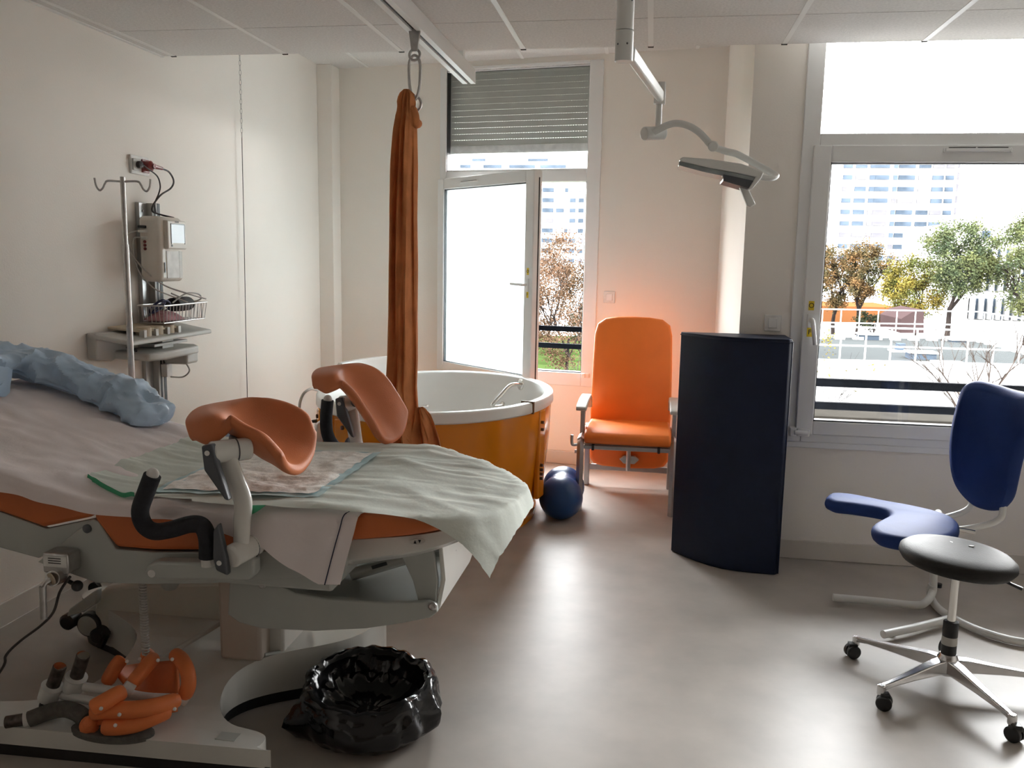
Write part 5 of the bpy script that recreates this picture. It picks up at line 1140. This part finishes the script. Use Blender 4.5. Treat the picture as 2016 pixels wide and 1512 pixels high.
# low white roof, grey flat roof with railings and skylights
b = MB(); b.box((1.5, 8, -2.2), (34, 17.2, -1.55)); tag(b.build('canopy_roof', 'white_out'), 'bright white lower roof directly below the big window', 'roof')
RZ = -1.0
g = [P(1330, 706, Z=RZ), P(2100, 726, Z=RZ), P(2120, 712, Z=RZ), P(1930, 668, Z=RZ), P(1330, 660, Z=RZ)]
fr = thing('flat_roof', 'grey flat roof with white edges seen through the big window', 'roof', (8, 22, RZ-3))
b = MB(); b.prism(g, (0, 0, -3)); b.build('deck', 'roofgrey', fr)
b = MB(); p, q_ = g[0], g[1]; b.obox(p-V((0, .4, 3)), q_-p, (0, .35, 0), (0, 0, 3.1)); b.build('front_wall', 'white_out', fr)
b = MB()
for i in range(5):
    p, q = g[i], g[(i+1) % 5]; d = (q-p).normalized(); n_ = V((-d.y, d.x, 0)); b.obox(p-n_*.15, q-p, n_*.2, (0, 0, .08))
b.build('kerb', 'white_out', fr)
def railing(p, q, n, label, h=1.0):
    t = thing('roof_railing', label, 'railing', (p+q)/2, 'white safety railings round the flat roof')
    b = MB()
    for z in (h, h*.55): b.tube([p+V((0, 0, z)), q+V((0, 0, z))], .024, 6)
    b.build('rail', 'white_out', t)
    for i in range(n):
        c = p.lerp(q, (i+.5)/n); b = MB(); b.tube([c, c+V((0, 0,  h))], .022, 6); po = b.build('post', 'white_out', t)
        b = MB(); b.box(c-V((.16, .12, 0)), c+V((.16, .12, .09))); b.build('foot_weight', 'white_out', po)
railing(P(1340, 663, Z=RZ), P(1925, 672, Z=RZ), 16, 'white safety railing along the far edge of grey roof')
railing(P(1925, 672, Z=RZ), P(2060, 708, Z=RZ), 7, 'white safety railing along the right edge of grey roof')
railing(P(1340, 714, Z=RZ), P(2080, 738, Z=RZ), 15, 'white safety railing along the near edge of grey roof')
for (x, y, w, d, h, lb) in ((1708, 668, .62, .5, .16, 'pale flat skylight at the far left of grey roof'), (1812, 706, .66, .5, .16, 'pale flat skylight near the roof front edge'), (1865, 720, .62, .4, .06, 'pale flat skylight right at the roof front edge'), (1885, 673, .5, .4, .06, 'pale flat skylight beside the far roof railing')):
    c = P(x, y, Z=RZ); t = thing('skylight', lb, 'skylight', c, 'skylights on the flat roof')
    b = MB(); b.box(c+V((-w/2, -d/2, 0)), c+V((w/2, d/2, h))); b.build('upstand', 'towin', t)
    b = MB(); b.box(c+V((-w/2-.04, -d/2-.04, h)), c+V((w/2+.04, d/2+.04, h+.05))); b.build('lid', 'white_out', t)
c = P(1772, 692, Z=RZ); t = thing('roof_vent', 'small dark roof vent on white base mid grey roof', 'vent', c)
b = MB(); b.box(c+V((-.28, -.28, 0)), c+V((.28, .28, .05))); b.build('base', 'white_out', t)
b = MB(); b.box(c+V((-.13, -.13, .05)), c+V((.13, .13, .12))); b.box(c+V((-.11, -.11, .15)), c+V((.11, .11, .24))); b.box(c+V((-.08, -.08, .10)), c+V((.08, .08, .17))); b.build('cowl', 'towin', t)

# tower behind the big window
TY = 215.0
def tower(name, label, x0, x1, y, z0, z1, cells, pitch, wz, wh, first, winside=0, mats=('towin', 'towin2'), skip=lambda i, j: False):
    t = thing(name, label, 'building', ((x0+x1)/2, y+10, z0))
    b = MB(); b.box((x0, y, z0), (x1, y+18, z1)); b.build('facade', 'tower', t)
    k = 0; nf = int((z1-first)/pitch); proto = {}
    for j in range(nf):
        z = first + j*pitch
        for i, (a, c) in enumerate(cells):
            if skip(i, j): continue
            mtl = mats[1] if (i*7+j*5+(i*j) % 3) % 4 == 0 else mats[0]
            key = (round(c-a, 2), mtl)
            if key not in proto:
                b = MB(); b.box((a, y-.35, z), (c, y+.05, z+wh))
                if c-a > 4: b.box((a+(c-a)*.3, y-.42, z), (a+(c-a)*.3+.3, y, z+wh))
                o = b.build('window', mtl, t); proto[key] = (o, a, z)
            else:
                o0, a0, z0_ = proto[key]; o = o0.copy(); COL.objects.link(o); o.parent = t; o.matrix_parent_inverse = parent_inv(t); o.location = o0.location + V((a-a0, 0, z-z0_))
    return t
def tx(px): return P(px, 480, Y=TY).x
tz = lambda py: P(1740, py, Y=TY).z
pit_ = (tz(322)-tz(322+22.7*8))/8
cells = [(tx(a), tx(c)) for a, c in ((1650, 1668), (1674, 1696), (1702, 1740), (1748, 1756), (1758, 1790), (1797, 1820), (1824, 1846), (1850, 1866))]
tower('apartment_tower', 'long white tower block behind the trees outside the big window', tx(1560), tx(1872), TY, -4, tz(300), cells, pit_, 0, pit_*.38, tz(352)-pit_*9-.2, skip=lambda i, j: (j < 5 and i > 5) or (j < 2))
b = MB()
for j in range(11):
    z = tz(352)-pit_*7+j*pit_; b.box((tx(1873), TY+1, z), (tx(1880), TY+3, z+1.6)); b.box((tx(1880), TY+2, z+2.0), (tx(1895), TY+2.2, z+2.1))
tag(b.build('stair_tower', 'towin2'), 'slim lattice escape stair at the right end of the white tower', 'staircase')
TX2 = lambda px: P(px, 480, Y=TY).x
cells2 = [(TX2(a), TX2(c)) for a, c in ((1066, 1088), (1093, 1108), (1110, 1116), (1120, 1131), (1137, 1147))]
tz2 = lambda py: P(1100, py, Y=TY).z
t2 = tower('apartment_block', 'white apartment block with balcony rows seen through the narrow window', TX2(885), TX2(1200), TY, -4, tz2(318), cells2, pit_*.93, 0, pit_*.36, tz2(378)-pit_*.93*7, skip=lambda i, j: j > 7 or (i == 1 and j % 3 != 2))
for a, c, y0, y1 in ((920, 952, 330, 302), (1030, 1075, 330, 305)):
    b = MB(); b.box((TX2(a), TY+3, tz2(y0)), (TX2(c), TY+9, tz2(y1))); b.build('roof_house', 'towin2' if False else 'tower', t2)
    b = MB(); b.box((TX2(a+3), TY+2.8, tz2(y0-13)), (TX2(c-3), TY+3.1, tz2(y0-20))); b.build('window', 'towin', t2)
for a, c in ((905, 925), (950, 985), (1000, 1050), (1060, 1110)):
    b = MB(); b.box((TX2(a), TY-.3, tz2(331)), (TX2(c), TY+.1, tz2(325))); b.build('window', 'towin', t2)

# office wing with fins at the right
OY = 95.0; ox = lambda px: P(px, 540, Y=OY).x; oz = lambda py: P(1950, py, Y=OY).z
of = thing('office_building', 'pale office building with tall vertical fins behind trees at right', 'building', (ox(1960), OY+8, -4))
b = MB(); b.box((ox(1880), OY, oz(650)), (ox(2100), OY+20, oz(438))); b.build('facade', 'white_out', of)
b = MB(); b.box((ox(1885), OY+2, -4), (ox(2100), OY+16, oz(650))); b.build('undercroft', 'towin', of)
for z0, z1 in ((628, 588), (572, 535), (520, 490)):
    b = MB(); b.box((ox(1912), OY-.3, oz(z0)), (ox(2100), OY+.1, oz(z1))); b.build('glazing', 'towin', of)
    for k in range(11):
        x = ox(1912+17*k); b = MB(); b.box((x, OY-1.0, oz(z0)), (x+.32, OY, oz(z1))); b.build('fin', 'white_out', of)
b = MB(); b.box((ox(1926), OY-.4, oz(469)), (ox(1940), OY, oz(455))); b.build('window', 'towin', of)
b = MB(); b.box((ox(1905), OY-1.2, oz(650)), (ox(2100), OY+.2, oz(630))); b.build('balcony_band', 'white_out', of)
# orange low building, mauve block
b = MB(); OYW = 80.0; p0 = P(1380, 640, Y=OYW); p1 = P(1775, 606, Y=OYW); b.box((p0.x, OYW, -4), (p1.x, OYW+10, p1.z)); ob = tag(b.build('low_orange_building', 'orangeW'), 'long low orange rendered building behind the left trees', 'building')
b = MB(); a, c = P(1742, 638, Y=OYW), P(1752, 624, Y=OYW); b.box((a.x, OYW-.1, a.z), (c.x, OYW+.2, c.z)); b.build('window', 'towin', ob)
b = MB(); a, c = P(1380, 648, Y=OYW-2), P(1780, 640, Y=OYW-2); b.box((a.x, OYW-2, -4), (c.x, OYW-1.6, c.z)); tag(b.build('garden_wall', 'white_out'), 'white low wall in front of the orange building', 'wall')
b = MB(); q = [P(x, y, Y=45) for x, y in ((1774, 656), (1774, 628), (1795, 615), (1819, 610), (1819, 656))]; b.prism(q, (0, 4, 0)); tag(b.build('mauve_block', 'brown'), 'mauve brown wedge shaped plant house behind the roof', 'building')

# trees
def tree(label, base, H, crown, leaf, nleaf, ls, seed, group=None, trunk=.25, bare=False, lean=0):
    rnd = random.Random(seed); t = thing('tree', label, 'tree', base, group); base = V(base)
    b = MB(); tips = []
    def grow(p, d, L, r, lv):
        q = p + d*L; mid = p.lerp(q, .5)+V((rnd.uniform(-1, 1), rnd.uniform(-1, 1), 0))*L*.05
        b.tube([p, mid, q], [r, r*.85, r*.65], 6, cap=False)
        if lv == 0: tips.append(q); return
        for k in range(3 if lv > 1 else 4):
            a = rnd.uniform(0, 2*PI); s = rnd.uniform(.35, .75)
            nd = (d + V((math.cos(a)*s, math.sin(a)*s, rnd.uniform(-.1, .35)))).normalized(); grow(p.lerp(q, rnd.uniform(.55, 1)), nd, L*rnd.uniform(.55, .8), r*.55, lv-1)
    grow(base, V((lean, 0, 1)).normalized(), H*.36, trunk, 5 if bare else 4)
    b.build('trunk', 'barkpale' if bare else 'bark', t, ang=60)
    if nleaf:
        b = MB(); cs = []
        for k in range(crown['n']):
            a = rnd.uniform(0, 2*PI); z = rnd.uniform(-1, 1); rr = math.sqrt(1-z*z)*rnd.uniform(.55, 1)
            cs.append((base+V((crown['x']+crown['r']*rr*math.cos(a), crown['r']*rr*math.sin(a), crown['z']+crown['h']*z)), crown['r']*rnd.uniform(.25, .42)))
        for k in range(nleaf):
            c, r = rnd.choice(cs) if rnd.random() < .8 or not tips else (rnd.choice(tips), crown['r']*.2)
            v = V((rnd.gauss(0, 1), rnd.gauss(0, 1), rnd.gauss(0, 1))).normalized()*r*rnd.uniform(.15, 1.05); p = c+v
            u = V((rnd.gauss(0, 1), rnd.gauss(0, 1), rnd.gauss(0, .6))).normalized()*ls*rnd.uniform(.6, 1.2); w = V((rnd.gauss(0, 1), rnd.gauss(0, 1), rnd.gauss(0, 1))).cross(u).normalized()*ls*.55
            b.quad(p-u, p+w, p+u, p-w)
        b.build('foliage', leaf, t, flat=True)
    return t
def tp(px, Y, z=-4): p = P(px, 600, Y=Y); return (p.x, Y, z)
G_ = 'trees outside the windows'
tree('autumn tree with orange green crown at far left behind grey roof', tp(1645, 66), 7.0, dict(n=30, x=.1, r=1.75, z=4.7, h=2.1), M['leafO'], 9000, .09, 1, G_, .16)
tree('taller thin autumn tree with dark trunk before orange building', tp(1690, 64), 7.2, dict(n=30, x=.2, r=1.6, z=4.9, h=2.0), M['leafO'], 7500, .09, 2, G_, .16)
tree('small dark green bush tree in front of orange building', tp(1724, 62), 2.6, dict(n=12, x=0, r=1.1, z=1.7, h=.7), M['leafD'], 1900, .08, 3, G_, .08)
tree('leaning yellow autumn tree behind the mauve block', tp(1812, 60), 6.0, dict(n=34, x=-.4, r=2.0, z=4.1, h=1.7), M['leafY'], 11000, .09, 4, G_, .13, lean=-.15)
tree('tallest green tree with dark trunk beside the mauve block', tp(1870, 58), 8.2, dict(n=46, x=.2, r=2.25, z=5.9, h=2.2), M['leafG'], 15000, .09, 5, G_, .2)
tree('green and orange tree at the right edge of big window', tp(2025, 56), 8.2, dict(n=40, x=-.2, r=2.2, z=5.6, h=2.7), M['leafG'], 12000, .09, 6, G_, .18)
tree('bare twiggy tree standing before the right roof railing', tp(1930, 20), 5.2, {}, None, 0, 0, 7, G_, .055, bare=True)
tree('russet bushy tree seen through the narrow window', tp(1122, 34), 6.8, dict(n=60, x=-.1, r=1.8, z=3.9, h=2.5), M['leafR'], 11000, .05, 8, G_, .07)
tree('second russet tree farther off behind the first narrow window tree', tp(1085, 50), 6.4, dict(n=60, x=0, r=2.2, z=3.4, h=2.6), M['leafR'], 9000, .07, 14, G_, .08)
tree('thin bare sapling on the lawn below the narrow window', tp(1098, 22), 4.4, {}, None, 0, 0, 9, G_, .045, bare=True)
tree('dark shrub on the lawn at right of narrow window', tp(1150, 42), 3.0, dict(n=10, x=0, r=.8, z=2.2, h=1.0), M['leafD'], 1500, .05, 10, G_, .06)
tree('tiny yellow leaved twig tree at left of the flat roof', tp(1612, 20), 4.0, dict(n=8, x=0, r=.5, z=3.5, h=.6), M['leafY'], 220, .035, 12, G_, .025)

# ------------------------------------------------------------------ light
w = bpy.data.worlds.new('sky'); S.world = w; w.use_nodes = True; nt = w.node_tree; bg = nt.nodes['Background']
tc = nt.nodes.new('ShaderNodeTexCoord'); sx = nt.nodes.new('ShaderNodeSeparateXYZ'); rp = nt.nodes.new('ShaderNodeValToRGB')
rp.color_ramp.elements[0].position = 0; rp.color_ramp.elements[0].color = (1, .98, .95, 1); rp.color_ramp.elements[1].position = .8; rp.color_ramp.elements[1].color = (.92, .97, 1, 1)
nt.links.new(tc.outputs['Generated'], sx.inputs[0]); nt.links.new(sx.outputs['Z'], rp.inputs['Fac']); nt.links.new(rp.outputs['Color'], bg.inputs['Color'])
bg.inputs['Strength'].default_value = 44.0
def portal(name, o, u, v, n_):
    L = bpy.data.lights.new(name, 'AREA'); L.shape = 'RECTANGLE'; L.size = u.length; L.size_y = v.length; L.cycles.is_portal = True
    ob = bpy.data.objects.new(name, L); COL.objects.link(ob); z = -n_.normalized(); x = u.normalized(); y = z.cross(x)
    ob.matrix_world = Matrix(((x.x, y.x, z.x, o.x), (x.y, y.y, z.y, o.y), (x.z, y.z, z.z, o.z), (0, 0, 0, 1)))
portal('window_portal', W1(1.55, 1.73, .16), WD*1.2, V((0, 0, 2.3)), -WN)
portal('window_portal', V(((WX0+WX1)/2, YW+.16, 1.73)), V((WX1-WX0, 0, 0)), V((0, 0, 2.3)), V((0, -1, 0)))
S.view_settings.view_transform = 'Standard'; S.view_settings.look = 'None'; S.view_settings.gamma = 1; S.view_settings.use_curve_mapping = False
S.view_settings.exposure = 0.0
c_ = S.cycles; c_.use_denoising = True; c_.max_bounces = 14; c_.diffuse_bounces = 8; c_.glossy_bounces = 5; c_.transparent_max_bounces = 16; c_.transmission_bounces = 8
c_.sample_clamp_indirect = 8; c_.caustics_reflective = False; c_.caustics_refractive = True
